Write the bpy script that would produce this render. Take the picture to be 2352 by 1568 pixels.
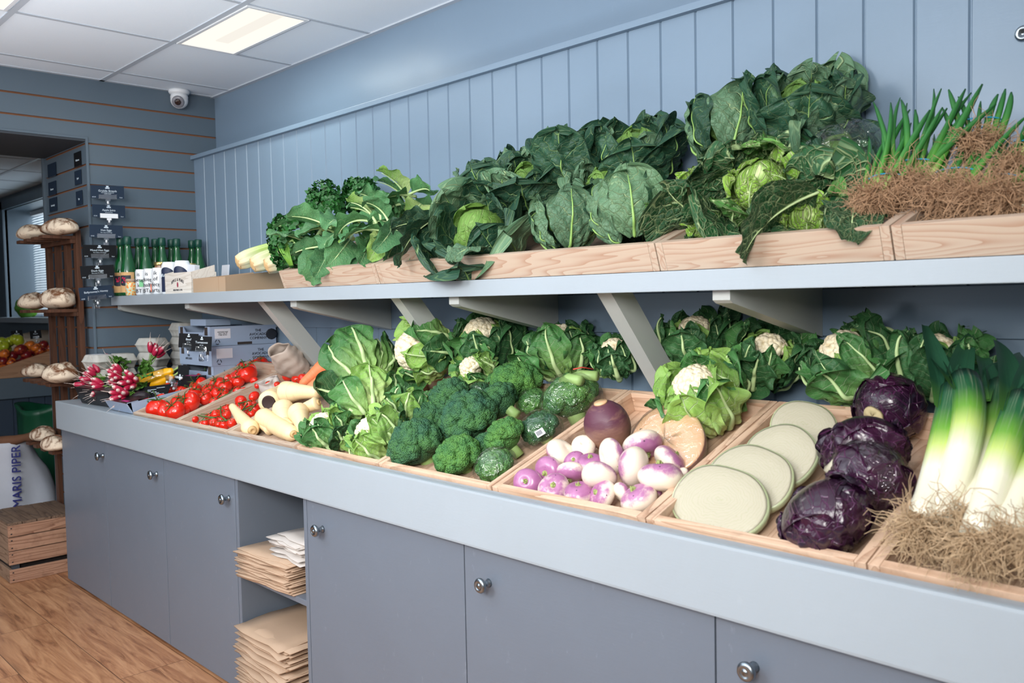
import bpy, bmesh, math, random
import numpy as np
from mathutils import Vector, Matrix

for _o in list(bpy.data.objects):
    bpy.data.objects.remove(_o)
SC = bpy.context.scene
COL = SC.collection

# ---------------------------------------------------------------- camera
FPX, CXP, CYP = 2014.0331, 1176.0, 784.0
CAM = np.array([4.5381, -2.0543, 1.3145])
_yaw, _pitch, _roll = 0.7665, -0.0477, -0.0201
_d = np.array([-math.cos(_yaw) * math.cos(_pitch), math.sin(_yaw) * math.cos(_pitch), math.sin(_pitch)])
_r0 = np.cross(_d, [0, 0, 1.0]); _r0 /= np.linalg.norm(_r0)
_u0 = np.cross(_r0, _d)
_r = math.cos(_roll) * _r0 + math.sin(_roll) * _u0
_u = -math.sin(_roll) * _r0 + math.cos(_roll) * _u0
cd = bpy.data.cameras.new('camera')
cd.sensor_width = 36.0
cd.lens = FPX / 2352.0 * 36.0
cd.clip_start = 0.05
cam = bpy.data.objects.new('camera', cd)
COL.objects.link(cam)
_m = Matrix.Identity(4)
for _i in range(3):
    _m[_i][0], _m[_i][1], _m[_i][2], _m[_i][3] = _r[_i], _u[_i], -_d[_i], CAM[_i]
cam.matrix_world = _m
SC.camera = cam
cd.dof.use_dof = True
cd.dof.focus_distance = 2.75
cd.dof.aperture_fstop = 5.6

# ---------------------------------------------------------------- world, lights, exposure
SC.view_settings.view_transform = 'Standard'
SC.view_settings.look = 'None'
SC.view_settings.exposure = 0.0
SC.view_settings.gamma = 1.0
SC.view_settings.use_curve_mapping = False
W = bpy.data.worlds.new('daylight')
SC.world = W
W.use_nodes = True
W.node_tree.nodes['Background'].inputs[0].default_value = (0.80, 0.90, 1.0, 1)
W.node_tree.nodes['Background'].inputs[1].default_value = 0.24


def area(name, loc, target, sx, sy, power, col):
    l = bpy.data.lights.new(name, 'AREA')
    l.shape = 'RECTANGLE'; l.size = sx; l.size_y = sy; l.energy = power; l.color = col
    o = bpy.data.objects.new(name, l)
    COL.objects.link(o)
    o.location = loc
    o.rotation_euler = (Vector(target) - Vector(loc)).to_track_quat('-Z', 'Y').to_euler()
    return o


for _p, _t, _w in (((4.6, -3.0, 2.0), (2.6, -0.3, 1.1), 34), ((2.95, -3.2, 2.25), (2.0, -0.3, 1.15), 26)):
    k1 = area('shop_window_daylight', _p, _t, 0.9, 0.9, _w, (1.0, 0.985, 0.95))
    k1.data.spread = math.radians(110)
k2 = area('ceiling_fill_uplight', (2.5, -2.7, 0.5), (2.5, -2.4, 2.43), 2.4, 1.2, 76, (0.90, 0.95, 1.0))  # added upward fill that brightens the ceiling, not a real source in the shop
k2.data.spread = math.radians(115)
area('left_fill_light', (1.2, -4.2, 1.5), (1.4, 0.0, 1.3), 1.6, 1.9, 40, (0.88, 0.94, 1.0))  # added soft fill from the left, no door is built here
area('side_window_daylight', (-4.3, 2.3, 2.2), (-4.3, 0.4, 1.5), 2.2, 1.6, 170, (0.88, 0.95, 1.0))
SC.cycles.max_bounces = 6
SC.cycles.diffuse_bounces = 3
SC.cycles.glossy_bounces = 3
SC.cycles.transmission_bounces = 4
SC.cycles.transparent_max_bounces = 12
SC.cycles.caustics_reflective = False
SC.cycles.caustics_refractive = False
SC.cycles.sample_clamp_indirect = 4.0
SC.cycles.use_denoising = True
try:
    SC.cycles.denoiser = 'OPENIMAGEDENOISE'
except Exception:
    pass


def at(px, py, ax, v):
    """the point where the sight line through a photo pixel meets the plane ax = v"""
    w = _d + _r * (px - CXP) / FPX - _u * (py - CYP) / FPX
    k = 'xyz'.index(ax)
    return Vector(CAM + w * ((v - CAM[k]) / w[k]))


def on_slope(px, py, a, s=0.352):
    """the point where the sight line meets the tilted plane z = a + s*y"""
    w = _d + _r * (px - CXP) / FPX - _u * (py - CYP) / FPX
    return Vector(CAM + w * ((a + s * CAM[1] - CAM[2]) / (w[2] - s * w[1])))


BED = 1.071      # tray beds on the counter: z = BED + .352 y
SBED = 1.556     # box beds on the shelf


def bed(px, py, h=0.0):
    return on_slope(px, py, BED + h)


def mpp(p):
    return float((np.array(p) - CAM) @ _d) / FPX


# ---------------------------------------------------------------- object helpers
class MB:
    """collects vertices, faces, uvs and material slots for ONE mesh"""
    def __init__(s):
        s.v = []; s.f = []; s.uv = []; s.mi = []

    def add(s, v, f, mi=0, uv=None, mat=None):
        n = len(s.v)
        if mat is not None:
            v = [tuple(mat @ Vector(p)) for p in v]
        s.v.extend([tuple(map(float, p)) for p in v])
        if uv is None:
            uv = [(0.5, 0.5)] * len(v)
        s.uv.extend([(float(a), float(b)) for a, b in uv])
        for q in f:
            s.f.append([int(i) + n for i in q]); s.mi.append(mi)

    def build(s, name, mats, parent=None, smooth=True, loc=None, m=None):
        me = bpy.data.meshes.new(name)
        me.from_pydata(s.v, [], s.f)
        if not isinstance(mats, (list, tuple)):
            mats = [mats]
        for q in mats:
            me.materials.append(q)
        if len(mats) > 1:
            me.polygons.foreach_set('material_index', s.mi)
        ul = me.uv_layers.new(name='UVMap')
        li = np.empty(len(me.loops), dtype=np.int32)
        me.loops.foreach_get('vertex_index', li)
        ul.data.foreach_set('uv', np.array(s.uv, dtype=np.float32)[li].ravel())
        me.polygons.foreach_set('use_smooth', [smooth] * len(me.polygons))
        me.update()
        o = bpy.data.objects.new(name, me)
        COL.objects.link(o)
        if parent is not None:
            o.parent = parent
        if loc is not None:
            o.location = loc
        if m is not None:
            o.matrix_local = m
        return o


def tag(o, label, cat, group=None, kind=None):
    o['label'] = label; o['category'] = cat
    if group: o['group'] = group
    if kind: o['kind'] = kind
    return o


def press(t, ymax=None, zmax=None):
    """leaves that touch the wall or the shelf above are pressed flat against it"""
    for o in t.children:
        m = t.matrix_basis @ o.matrix_basis; mi = m.inverted()
        for v in o.data.vertices:
            p = m @ v.co; q = p.copy()
            if ymax is not None and q.y > ymax - .02: q.y = ymax - .02 * math.exp(-(q.y - ymax + .02) / .02)
            if zmax is not None and q.z > zmax - .02: q.z = zmax - .02 * math.exp(-(q.z - zmax + .02) / .02)
            if q != p: v.co = mi @ q
        o.data.update()


def struct(o):
    o['kind'] = 'structure'
    return o


def thing(name, label, cat, loc=(0, 0, 0), group=None, m=None):
    o = bpy.data.objects.new(name, None)
    o.empty_display_size = 0.02
    COL.objects.link(o)
    o.location = loc
    if m is not None:
        o.matrix_world = m
    return tag(o, label, cat, group)


def dup(root, label, m=None, loc=None, group=None):
    r = root.copy(); COL.objects.link(r)
    if m is not None: r.matrix_world = m
    if loc is not None: r.location = loc
    r['label'] = label
    if group: r['group'] = group
    for ch in list(root.children):
        c = ch.copy(); COL.objects.link(c); c.parent = r
        for g in list(ch.children):
            d = g.copy(); COL.objects.link(d); d.parent = c
    return r


def frame(loc, z, x=(1, 0, 0), s=1.0):
    """matrix with local z along z and local x close to x"""
    z = Vector(z).normalized(); x = Vector(x)
    x = (x - z * x.dot(z))
    if x.length < 1e-4:
        x = Vector((0, 1, 0)); x = x - z * x.dot(z)
    x.normalize(); y = z.cross(x)
    if not isinstance(s, (tuple, list)): s = (s, s, s)
    m = Matrix(((x.x * s[0], y.x * s[1], z.x * s[2], loc[0]), (x.y * s[0], y.y * s[1], z.y * s[2], loc[1]),
                (x.z * s[0], y.z * s[1], z.z * s[2], loc[2]), (0, 0, 0, 1)))
    return m


def box(mb, lo, hi, b=0.0, mi=0, mat=None):
    x0, y0, z0 = lo; x1, y1, z1 = hi
    if b <= 0:
        v = [(x0, y0, z0), (x1, y0, z0), (x1, y1, z0), (x0, y1, z0), (x0, y0, z1), (x1, y0, z1), (x1, y1, z1), (x0, y1, z1)]
        f = [(3, 2, 1, 0), (4, 5, 6, 7), (0, 1, 5, 4), (1, 2, 6, 5), (2, 3, 7, 6), (3, 0, 4, 7)]
        mb.add(v, f, mi, mat=mat)
        return
    b = min(b, (x1 - x0) * .45, (y1 - y0) * .45, (z1 - z0) * .45)
    bm = bmesh.new()
    bmesh.ops.create_cube(bm, size=1)
    for q in bm.verts:
        q.co = Vector(((x0 + x1) / 2 + q.co.x * (x1 - x0), (y0 + y1) / 2 + q.co.y * (y1 - y0), (z0 + z1) / 2 + q.co.z * (z1 - z0)))
    bmesh.ops.bevel(bm, geom=list(bm.edges), offset=b, segments=2, profile=0.7, affect='EDGES')
    bm.verts.index_update()
    mb.add([tuple(q.co) for q in bm.verts], [[q.index for q in f.verts] for f in bm.faces], mi, mat=mat)
    bm.free()


def tube(mb, pts, rad, n=6, mi=0, cap=True, flat=1.0, uvx=None):
    pts = [Vector(p) for p in pts]
    if not isinstance(rad, (list, tuple, np.ndarray)): rad = [rad] * len(pts)
    t = (pts[1] - pts[0]).normalized()
    a = Vector((0, 0, 1)) if abs(t.z) < .9 else Vector((1, 0, 0))
    nrm = (a - t * a.dot(t)).normalized()
    v = []; uv = []
    for i, p in enumerate(pts):
        tt = (pts[min(i + 1, len(pts) - 1)] - pts[max(i - 1, 0)])
        if tt.length > 1e-9: t = tt.normalized()
        nrm = nrm - t * nrm.dot(t)
        if nrm.length < 1e-6: nrm = t.orthogonal()
        nrm.normalize(); bi = t.cross(nrm)
        for k in range(n):
            an = 2 * math.pi * k / n
            v.append(p + nrm * (math.cos(an) * rad[i]) + bi * (math.sin(an) * rad[i] * flat))
            uv.append((uvx if uvx is not None else k / n, i / (len(pts) - 1)))
    f = []
    for i in range(len(pts) - 1):
        for k in range(n):
            k2 = (k + 1) % n
            f.append((i * n + k, i * n + k2, (i + 1) * n + k2, (i + 1) * n + k))
    if cap:
        f.append(list(range(n))[::-1]); f.append([(len(pts) - 1) * n + k for k in range(n)])
    mb.add(v, f, mi, uv)


def lathe(mb, prof, n=24, mi=0, fn=None, mat=None):
    """prof: (r, z) list; fn(r, z, angle) -> (r, z) shapes it"""
    v = []; uv = []; f = []
    for i, (r, z) in enumerate(prof):
        for k in range(n):
            a = 2 * math.pi * k / n
            rr, zz = fn(r, z, a) if fn else (r, z)
            v.append((rr * math.cos(a), rr * math.sin(a), zz)); uv.append((k / n, i / (len(prof) - 1)))
    for i in range(len(prof) - 1):
        for k in range(n):
            k2 = (k + 1) % n
            f.append((i * n + k, i * n + k2, (i + 1) * n + k2, (i + 1) * n + k))
    f.append(list(range(n))[::-1]); f.append([(len(prof) - 1) * n + k for k in range(n)])
    mb.add(v, f, mi, uv, mat)


_ico = {}


def ico(sub):
    if sub not in _ico:
        bm = bmesh.new(); bmesh.ops.create_icosphere(bm, subdivisions=sub, radius=1)
        bm.verts.index_update()
        _ico[sub] = (np.array([q.co[:] for q in bm.verts]), [[q.index for q in f.verts] for f in bm.faces])
        bm.free()
    return _ico[sub]


class Wob:
    """smooth random 3-D displacement from a few sines"""
    def __init__(s, seed, n=7, f=(2, 6)):
        r = np.random.RandomState(seed)
        s.k = r.randn(n, 3); s.k /= np.linalg.norm(s.k, axis=1)[:, None]
        s.k *= r.uniform(f[0], f[1], n)[:, None]
        s.p = r.uniform(0, 6.28, n); s.n = n

    def __call__(s, P):
        return np.sin(np.asarray(P) @ s.k.T + s.p).sum(axis=-1) / math.sqrt(s.n)


def text_mesh(name, body, size, mat, parent, m, align='CENTER', depth=0.0004, bend=0.0):
    cu = bpy.data.curves.new(name, 'FONT')
    cu.body = body; cu.size = size; cu.align_x = align; cu.align_y = 'CENTER'; cu.extrude = depth; cu.resolution_u = 3
    t = bpy.data.objects.new(name + '_curve', cu)
    COL.objects.link(t)
    dg = bpy.context.evaluated_depsgraph_get()
    me = bpy.data.meshes.new_from_object(t.evaluated_get(dg))
    bpy.data.objects.remove(t); bpy.data.curves.remove(cu)
    me.materials.clear(); me.materials.append(mat)
    me.name = name
    if bend:
        for q in me.vertices:
            q.co.y -= bend * q.co.x ** 2
    o = bpy.data.objects.new(name, me)
    COL.objects.link(o); o.parent = parent
    o.matrix_local = m
    return o


ORD = ['leftmost', 'second from the left', 'third from the left', 'fourth from the left', 'fifth from the left',
       'sixth from the left', 'seventh from the left', 'eighth from the left', 'ninth from the left', 'tenth from the left',
       'eleventh from the left', 'twelfth from the left', 'thirteenth from the left', 'fourteenth from the left']


def places(px, rows, names):
    """for pixel centres: a phrase 'third from the left in the front row' for each"""
    idx = sorted(range(len(px)), key=lambda i: -px[i][1])
    out = [None] * len(px); k = 0
    for r in range(rows):
        n = (len(px) - k + (rows - r) - 1) // (rows - r)
        row = sorted(idx[k:k + n], key=lambda i: px[i][0]); k += n
        for j, i in enumerate(row):
            out[i] = (ORD[j] if j < len(row) - 1 or len(row) == 1 else 'rightmost') + ' in the ' + names[r]
    return out
# ---------------------------------------------------------------- material helpers
class S:
    """a node socket with arithmetic"""
    def __init__(s, c, k): s.c = c; s.k = k
    def __add__(s, o): return s.c.math('ADD', s, o)
    __radd__ = __add__
    def __sub__(s, o): return s.c.math('SUBTRACT', s, o)
    def __rsub__(s, o): return s.c.math('SUBTRACT', o, s)
    def __mul__(s, o): return s.c.math('MULTIPLY', s, o)
    __rmul__ = __mul__
    def __truediv__(s, o): return s.c.math('DIVIDE', s, o)


class Ctx:
    def __init__(s, name):
        s.m = bpy.data.materials.new(name); s.m.use_nodes = True
        s.t = s.m.node_tree
        s.b = s.t.nodes['Principled BSDF']

    def n(s, ty): return s.t.nodes.new('ShaderNode' + ty)

    def put(s, sock, v):
        if isinstance(v, S): s.t.links.new(v.k, sock)
        elif isinstance(v, (tuple, list)) and sock.type == 'RGBA': sock.default_value = (*v[:3], 1)
        elif isinstance(v, (tuple, list)): sock.default_value = v[:3]
        elif sock.type == 'VECTOR': sock.default_value = (v, v, v)
        else: sock.default_value = v

    def math(s, op, a, b=0.0, c=None, clamp=False):
        q = s.n('Math'); q.operation = op; q.use_clamp = clamp
        s.put(q.inputs[0], a); s.put(q.inputs[1], b)
        if c is not None: s.put(q.inputs[2], c)
        return S(s, q.outputs[0])

    def clamp(s, a): return s.math('ADD', a, 0.0, clamp=True)
    def abs(s, a): return s.math('ABSOLUTE', a)
    def frac(s, a): return s.math('FRACT', a)
    def max(s, a, b): return s.math('MAXIMUM', a, b)
    def coord(s, k='Object'):
        q = s.n('TexCoord'); return S(s, q.outputs[k])
    def scale(s, v, sc, off=(0, 0, 0)):
        q = s.n('Mapping'); s.put(q.inputs[0], v)
        q.inputs['Scale'].default_value = sc if isinstance(sc, tuple) else (sc, sc, sc)
        q.inputs['Location'].default_value = off
        return S(s, q.outputs[0])
    def sep(s, v):
        q = s.n('SeparateXYZ'); s.put(q.inputs[0], v); return [S(s, k) for k in q.outputs]
    def comb(s, x, y, z):
        q = s.n('CombineXYZ')
        for i, a in enumerate((x, y, z)): s.put(q.inputs[i], a)
        return S(s, q.outputs[0])
    def rnd(s):
        q = s.n('ObjectInfo'); return S(s, q.outputs['Random'])
    def noise(s, v, sc=5, det=3, rough=.5, dist=0):
        q = s.n('TexNoise'); s.put(q.inputs['Vector'], v)
        q.inputs['Scale'].default_value = sc; q.inputs['Detail'].default_value = det
        q.inputs['Roughness'].default_value = rough; q.inputs['Distortion'].default_value = dist
        return S(s, q.outputs[0])
    def voro(s, v, sc=5, feat='F1', rnd=1.0):
        q = s.n('TexVoronoi'); q.feature = feat; s.put(q.inputs['Vector'], v)
        q.inputs['Scale'].default_value = sc; q.inputs['Randomness'].default_value = rnd
        return S(s, q.outputs['Distance'])
    def ramp(s, f, stops, interp='LINEAR'):
        q = s.n('ValToRGB'); s.put(q.inputs[0], f); q.color_ramp.interpolation = interp
        e = q.color_ramp.elements
        while len(e) < len(stops): e.new(0.5)
        for i, (p, c) in enumerate(stops):
            e[i].position = p; e[i].color = (*c[:3], 1) if isinstance(c, (tuple, list)) else (c, c, c, 1)
        return S(s, q.outputs[0])
    def mix(s, f, a, b, mode='MIX'):
        q = s.n('Mix'); q.data_type = 'RGBA'; q.blend_type = mode
        s.put(q.inputs[0], f); s.put(q.inputs[6], a); s.put(q.inputs[7], b)
        return S(s, q.outputs[2])
    def bump(s, h, st=.5, d=.01, nrm=None):
        q = s.n('Bump'); q.inputs['Strength'].default_value = st; q.inputs['Distance'].default_value = d
        s.put(q.inputs['Height'], h)
        if nrm is not None: s.put(q.inputs['Normal'], nrm)
        return S(s, q.outputs[0])
    def done(s, col=None, rough=.5, bump=None, spec=.5, metal=0, coat=0, sss=0, trans=0, alpha=None):
        b = s.b
        if col is not None: s.put(b.inputs['Base Color'], col)
        s.put(b.inputs['Roughness'], rough)
        s.put(b.inputs['Specular IOR Level'], spec); b.inputs['Metallic'].default_value = metal
        if coat: b.inputs['Coat Weight'].default_value = coat; b.inputs['Coat Roughness'].default_value = .12
        if sss:
            b.inputs['Subsurface Weight'].default_value = sss
            b.inputs['Subsurface Scale'].default_value = .01
            b.inputs['Subsurface Radius'].default_value = (1, .6, .3)
        if trans: b.inputs['Transmission Weight'].default_value = trans
        if alpha is not None: s.put(b.inputs['Alpha'], alpha)
        if bump is not None: s.put(b.inputs['Normal'], bump)
        return s.m


def lin(r, g, b):
    """sRGB 0-255 to linear"""
    return tuple((c / 255 / 12.92) if c / 255 <= .04045 else ((c / 255 + .055) / 1.055) ** 2.4 for c in (r, g, b))


def plain(name, col, rough=.5, metal=0, spec=.5, coat=0, var=.06, nsc=8, bst=0.0, bsc=120):
    c = Ctx(name); o = c.coord()
    n = c.noise(o, nsc, 4)
    k = c.mix(n, tuple(x * (1 - var) for x in col), tuple(min(1, x * (1 + var)) for x in col))
    bp = c.bump(c.noise(o, bsc, 3), bst, .002) if bst else None
    return c.done(k, rough, bp, spec, metal, coat)


def painted(name, col, rough=.42, scuff=.3):
    """brushed paint with light scuffs"""
    c = Ctx(name); o = c.coord()
    n = c.noise(o, 3, 4); br = c.noise(c.scale(o, (30, 30, 240)), 1, 3)
    k = c.mix(n, tuple(x * .95 for x in col), tuple(x * 1.05 for x in col))
    sc = c.ramp(c.noise(c.scale(o, (9, 9, 5)), 4, 8, .72), [(.63, 0), (.72, scuff)])
    k = c.mix(sc, k, tuple(min(1, x * 1.35 + .03) for x in col))
    h = br * .6 + c.noise(o, 260, 2) * .4
    return c.done(k, c.math('ADD', c.noise(o, 6, 3) * .15, rough - .07), c.bump(h, .10, .002), .45)


def wood(name, light, dark, ring=26, ax=0, rough=.55, knots=True, dirt=0.0):
    """sawn timber with grain along axis ax"""
    c = Ctx(name); o = c.coord()
    of = c.comb(c.rnd() * 13.0, c.rnd() * 7.0, c.rnd() * 9.0)
    q = c.n('VectorMath'); q.operation = 'ADD'; c.put(q.inputs[0], o); c.put(q.inputs[1], of)
    v = S(c, q.outputs[0])
    st = [1.0, 1.0, 1.0]; st[ax] = .08
    g = c.noise(c.scale(v, tuple(x * 9 for x in st)), 1.0, 3, .5, .4)
    rings = c.frac(g * ring)
    rings = c.math('POWER', rings, 3.0)
    st2 = [60.0, 60.0, 60.0]; st2[ax] = 3.0
    fib = c.noise(c.scale(v, tuple(st2)), 1.0, 4, .6)
    k = c.mix(c.clamp(rings * .75 + fib * .25), light, dark)
    if knots:
        vs = [4.0, 4.0, 4.0]; vs[ax] = 1.6
        kn = c.voro(c.scale(v, tuple(vs)), 1.0)
        k = c.mix(c.ramp(kn, [(.03, .85), (.09, 0)]), k, tuple(x * .35 for x in dark))
    if dirt:
        d = c.ramp(c.noise(v, 14, 6, .7), [(.52, 0), (.72, dirt)])
        k = c.mix(d, k, tuple(x * .3 for x in dark))
    return c.done(k, rough, c.bump(rings * .4 + fib * .6, .18, .002), .35)


def leafmat(name, base, deep, vein, NL=7.0, K=2.6, midw=.05, latw=.09, net=9.0, netamt=.5, netw=.05, rough=.45,
            bump=.6, blister=0.0, edge=None, tipc=None, spec=.4, latpow=1.0):
    """a leaf: midrib, side veins and a fine vein net drawn on the leaf's own length and width"""
    c = Ctx(name); uv = c.coord('UV')
    x, y, _ = c.sep(uv)
    rn = c.rnd()
    sh = c.comb(rn * 17.0, rn * 31.0, 0.0)
    q = c.n('VectorMath'); q.operation = 'ADD'; c.put(q.inputs[0], uv); c.put(q.inputs[1], sh)
    uvs = S(c, q.outputs[0])
    w = c.noise(uvs, 4, 2) - .5
    w2 = c.noise(uvs, 14, 2) - .5
    a = c.abs(x - .5 + w * .05 * y) * 2.0
    mid = c.clamp(1.0 - a / (midw * (1.25 - y)))
    side = c.math('GREATER_THAN', x, .5)
    t = y * NL - a * K * .5 - a * a * K * .4 + side * .45 + w * 1.1 + w2 * .25
    dl = c.abs(c.frac(t) - .5)
    lat = c.clamp(1.0 - dl / (latw * (1.15 - a)))
    vv = c.scale(uvs, (net * .9, net * 1.4, 1))
    vn = c.n('VectorMath'); vn.operation = 'ADD'; c.put(vn.inputs[0], vv); c.put(vn.inputs[1], c.comb(w2 * .7, w * 1.0, 0.0))
    nd = c.voro(S(c, vn.outputs[0]), 1.0, 'DISTANCE_TO_EDGE')
    nt_ = c.clamp(1.0 - nd / netw) * netamt
    nd2 = c.voro(S(c, vn.outputs[0]), 2.7, 'DISTANCE_TO_EDGE')
    nt2 = c.clamp(1.0 - nd2 / (netw * 1.4)) * (netamt * .45)
    ve = c.max(c.max(mid, lat * latpow), c.max(nt_, nt2))
    blot = c.noise(uvs, 3.0, 4, .6)
    k = c.mix(blot, base, deep)
    hv = c.mix(.5, k, k)
    if tipc is not None:      # paler toward the leaf base
        k = c.mix(c.ramp(y, [(.05, 1.0), (.75, 0.0)]), k, tipc)
    if edge is not None:
        k = c.mix(c.ramp(a + w2 * .3, [(.72, 0.0), (1.0, .8)]), k, edge)
    br = c.mix(rn, (.80, .84, .86), (1.12, 1.10, 1.05))
    k = c.mix(1.0, k, br, 'MULTIPLY')
    k = c.mix(ve, k, vein)
    h = ve * -1.0 + c.noise(uvs, 22, 3) * .5
    if blister:
        bl = c.clamp(nd * 3.0)
        h = h + bl * blister
    m = c.done(k, rough, c.bump(h, bump, .004), spec)
    b2 = c.n('BsdfTranslucent'); c.put(b2.inputs[0], k)
    mx = c.n('MixShader'); mx.inputs[0].default_value = .12
    out = c.t.nodes['Material Output']
    c.t.links.new(c.b.outputs[0], mx.inputs[1]); c.t.links.new(b2.outputs[0], mx.inputs[2])
    c.t.links.new(mx.outputs[0], out.inputs[0])
    return m


M = {}
# paints and building
M['wall'] = painted('wall_paint_blue_grey', lin(116, 136, 156), .36, .10)
M['slat'] = painted('slatwall_paint_grey', lin(90, 105, 118), .42, .06)
M['slot'] = plain('slot_bare_fibreboard', lin(138, 96, 72), .9, spec=.1)
M['fascia'] = painted('fascia_paint_pale_grey', lin(156, 166, 175), .42, .12)
M['cab'] = painted('cabinet_paint_mid_grey', lin(104, 113, 126), .36, .45)
M['bracket'] = painted('bracket_paint_grey', lin(176, 180, 178), .45, .1)
M['tile'] = plain('ceiling_tile_mineral', lin(234, 243, 253), .9, var=.03, nsc=220, bst=.25, bsc=420)
M['tee'] = plain('ceiling_grid_metal', lin(186, 194, 204), .5)
M['white'] = plain('white_plastic', lin(225, 228, 232), .35)
M['black'] = plain('black_plastic', lin(22, 22, 26), .35)
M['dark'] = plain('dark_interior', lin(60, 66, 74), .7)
M['steel'] = plain('brushed_pewter', lin(150, 160, 168), .28, 1.0)
M['lens'] = plain('dark_glass_lens', lin(40, 26, 26), .1)


def emit(name, col, st):
    c = Ctx(name); q = c.n('Emission'); q.inputs[0].default_value = (*col, 1); q.inputs[1].default_value = st
    c.t.links.new(q.outputs[0], c.t.nodes['Material Output'].inputs[0])
    return c.m


M['lamp'] = emit('lamp_diffuser', (1.0, .93, .80), 1.15)


def clear_plastic(name, tint=(1, 1, 1), gl=.12, rough=.06, bst=.5, bsc=60, fw=.45):
    c = Ctx(name)
    tr = c.n('BsdfTransparent'); tr.inputs[0].default_value = (*tint, 1)
    g = c.n('BsdfGlossy'); g.inputs['Roughness'].default_value = rough
    o = c.coord()
    c.put(g.inputs['Normal'], c.bump(c.noise(o, bsc, 3, .6, 1.0), bst, .01))
    fr = c.n('LayerWeight'); fr.inputs[0].default_value = .35
    fac = c.clamp(S(c, fr.outputs['Facing']) * fw + gl)
    mx = c.n('MixShader'); c.put(mx.inputs[0], fac)
    c.t.links.new(tr.outputs[0], mx.inputs[1]); c.t.links.new(g.outputs[0], mx.inputs[2])
    c.t.links.new(mx.outputs[0], c.t.nodes['Material Output'].inputs[0])
    return c.m


M['wrap'] = clear_plastic('clear_food_wrap', (.985, .99, .99), .05, .10, .9, 40)
M['film'] = clear_plastic('cling_film', (1.0, .995, .985), .012, .2, .5, 30, .10)
M['clip'] = clear_plastic('clear_acrylic', (.90, .93, .96), .08, .08, .2, 20)
M['bottle'] = None
c = Ctx('green_bottle_glass')
M['bottle'] = c.done(lin(14, 80, 38), .08, None, .6, 0, .4)
M['cap'] = plain('dark_green_cap', lin(10, 66, 52), .35)
M['gold'] = plain('gold_lid', lin(205, 180, 120), .3, .9)
M['jar'] = plain('jar_of_preserve', lin(150, 110, 80), .15, coat=.5)
# floor
c = Ctx('oak_laminate'); o = c.coord()
x, y, z = c.sep(o)
row = c.math('FLOOR', (y + 4.798) / .24)
offs = c.frac(row * .37) * 1.3
xs = (x + offs) / 1.28
colm = c.math('FLOOR', xs)
rid = c.noise(c.comb(row * 3.1, colm * 5.7, 0.0), 1.0, 0)
v = c.comb(x * 1.1 + row * 3.3, y * 11.0 + colm * 2.0, 0.0)
g = c.noise(v, 2.6, 8, .62, 1.1)
f2 = c.noise(c.comb(x * 6.0, y * 150.0, 0.0), 1.0, 4)
k = c.ramp(g, [(.28, lin(96, 62, 42)), (.42, lin(150, 104, 74)), (.58, lin(176, 130, 96)), (.75, lin(190, 146, 112))])
kn = c.voro(c.comb(x * 1.6 + row * 2.2, y * 4.4, 0.0), 1.0)
k = c.mix(c.ramp(kn, [(.05, .8), (.2, 0.0)]), k, lin(74, 48, 34))
k = c.mix(1.0, k, c.mix(f2, (.86, .86, .86), (1.08, 1.08, 1.08)), 'MULTIPLY')
k = c.mix(1.0, k, c.mix(rid, (.85, .83, .80), (1.08, 1.06, 1.06)), 'MULTIPLY')
gy = c.abs(c.frac((y + 4.798) / .24) - .5); gx = c.abs(c.frac(xs) - .5)
gap = c.max(c.math('GREATER_THAN', gy, .4935), c.math('GREATER_THAN', gx, .4988))
k = c.mix(1.0, k, (1.18, 1.16, 1.12), 'MULTIPLY')
k = c.mix(gap * .65, k, lin(50, 34, 26))
M['floor'] = c.done(k, .36, c.bump(gap * -1.0 + f2 * .1, .25, .002), .4)
# timber
M['pinex'] = wood('pale_pine_long', lin(188, 170, 152), lin(164, 128, 106), 22, 0, .6, True, .0)
M['piney'] = wood('pale_pine_cross', lin(188, 170, 152), lin(164, 128, 106), 22, 1, .6, True, .0)
M['oldx'] = wood('used_pine_long', lin(222, 190, 164), lin(176, 136, 108), 16, 0, .6, True, .35)
M['oldy'] = wood('used_pine_cross', lin(216, 184, 158), lin(170, 130, 104), 16, 1, .6, True, .5)
M['crate'] = wood('weathered_crate_board', lin(186, 144, 118), lin(122, 82, 62), 16, 1, .75, True, .35)
M['cratetop'] = wood('weathered_crate_lid', lin(128, 104, 86), lin(78, 60, 48), 14, 0, .8, True, .5)
M['rack'] = wood('dark_stained_rack', lin(92, 58, 40), lin(58, 36, 26), 14, 2, .6, False)
M['card'] = plain('brown_cardboard', lin(168, 142, 116), .8, bst=.1, bsc=60)
M['pulp'] = plain('grey_egg_pulp', lin(186, 184, 178), .95, var=.08, nsc=40, bst=.4, bsc=200)
M['kraft'] = plain('kraft_paper', lin(178, 150, 126), .75, var=.08, nsc=9, bst=.25, bsc=40)
M['kraftw'] = plain('white_bag_paper', lin(190, 182, 176), .75, var=.05, nsc=9, bst=.2, bsc=40)
M['kraftg'] = plain('grey_brown_bag_paper', lin(182, 166, 154), .7, var=.08, nsc=20, bst=.5, bsc=40)
M['sack'] = plain('woven_white_sack', lin(196, 200, 210), .6, var=.06, nsc=14, bst=.4, bsc=22)
M['ink'] = plain('navy_ink', lin(40, 46, 120), .6)
M['boxblue'] = plain('blue_grey_box_card', lin(150, 166, 190), .6, bst=.05)
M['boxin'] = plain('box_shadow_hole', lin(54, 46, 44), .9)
M['boxink'] = plain('box_black_print', lin(34, 38, 48), .7)
M['pink'] = plain('magenta_print', lin(170, 40, 110), .5)
M['paper'] = plain('white_label_paper', lin(214, 216, 224), .6)
M['signcard'] = plain('slate_blue_sign_card', lin(34, 48, 66), .7, spec=.15)
M['signblack'] = plain('black_sign_card', lin(18, 20, 24), .7, spec=.15)
M['signtxt'] = plain('white_sign_print', lin(205, 220, 232), .5)
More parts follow.
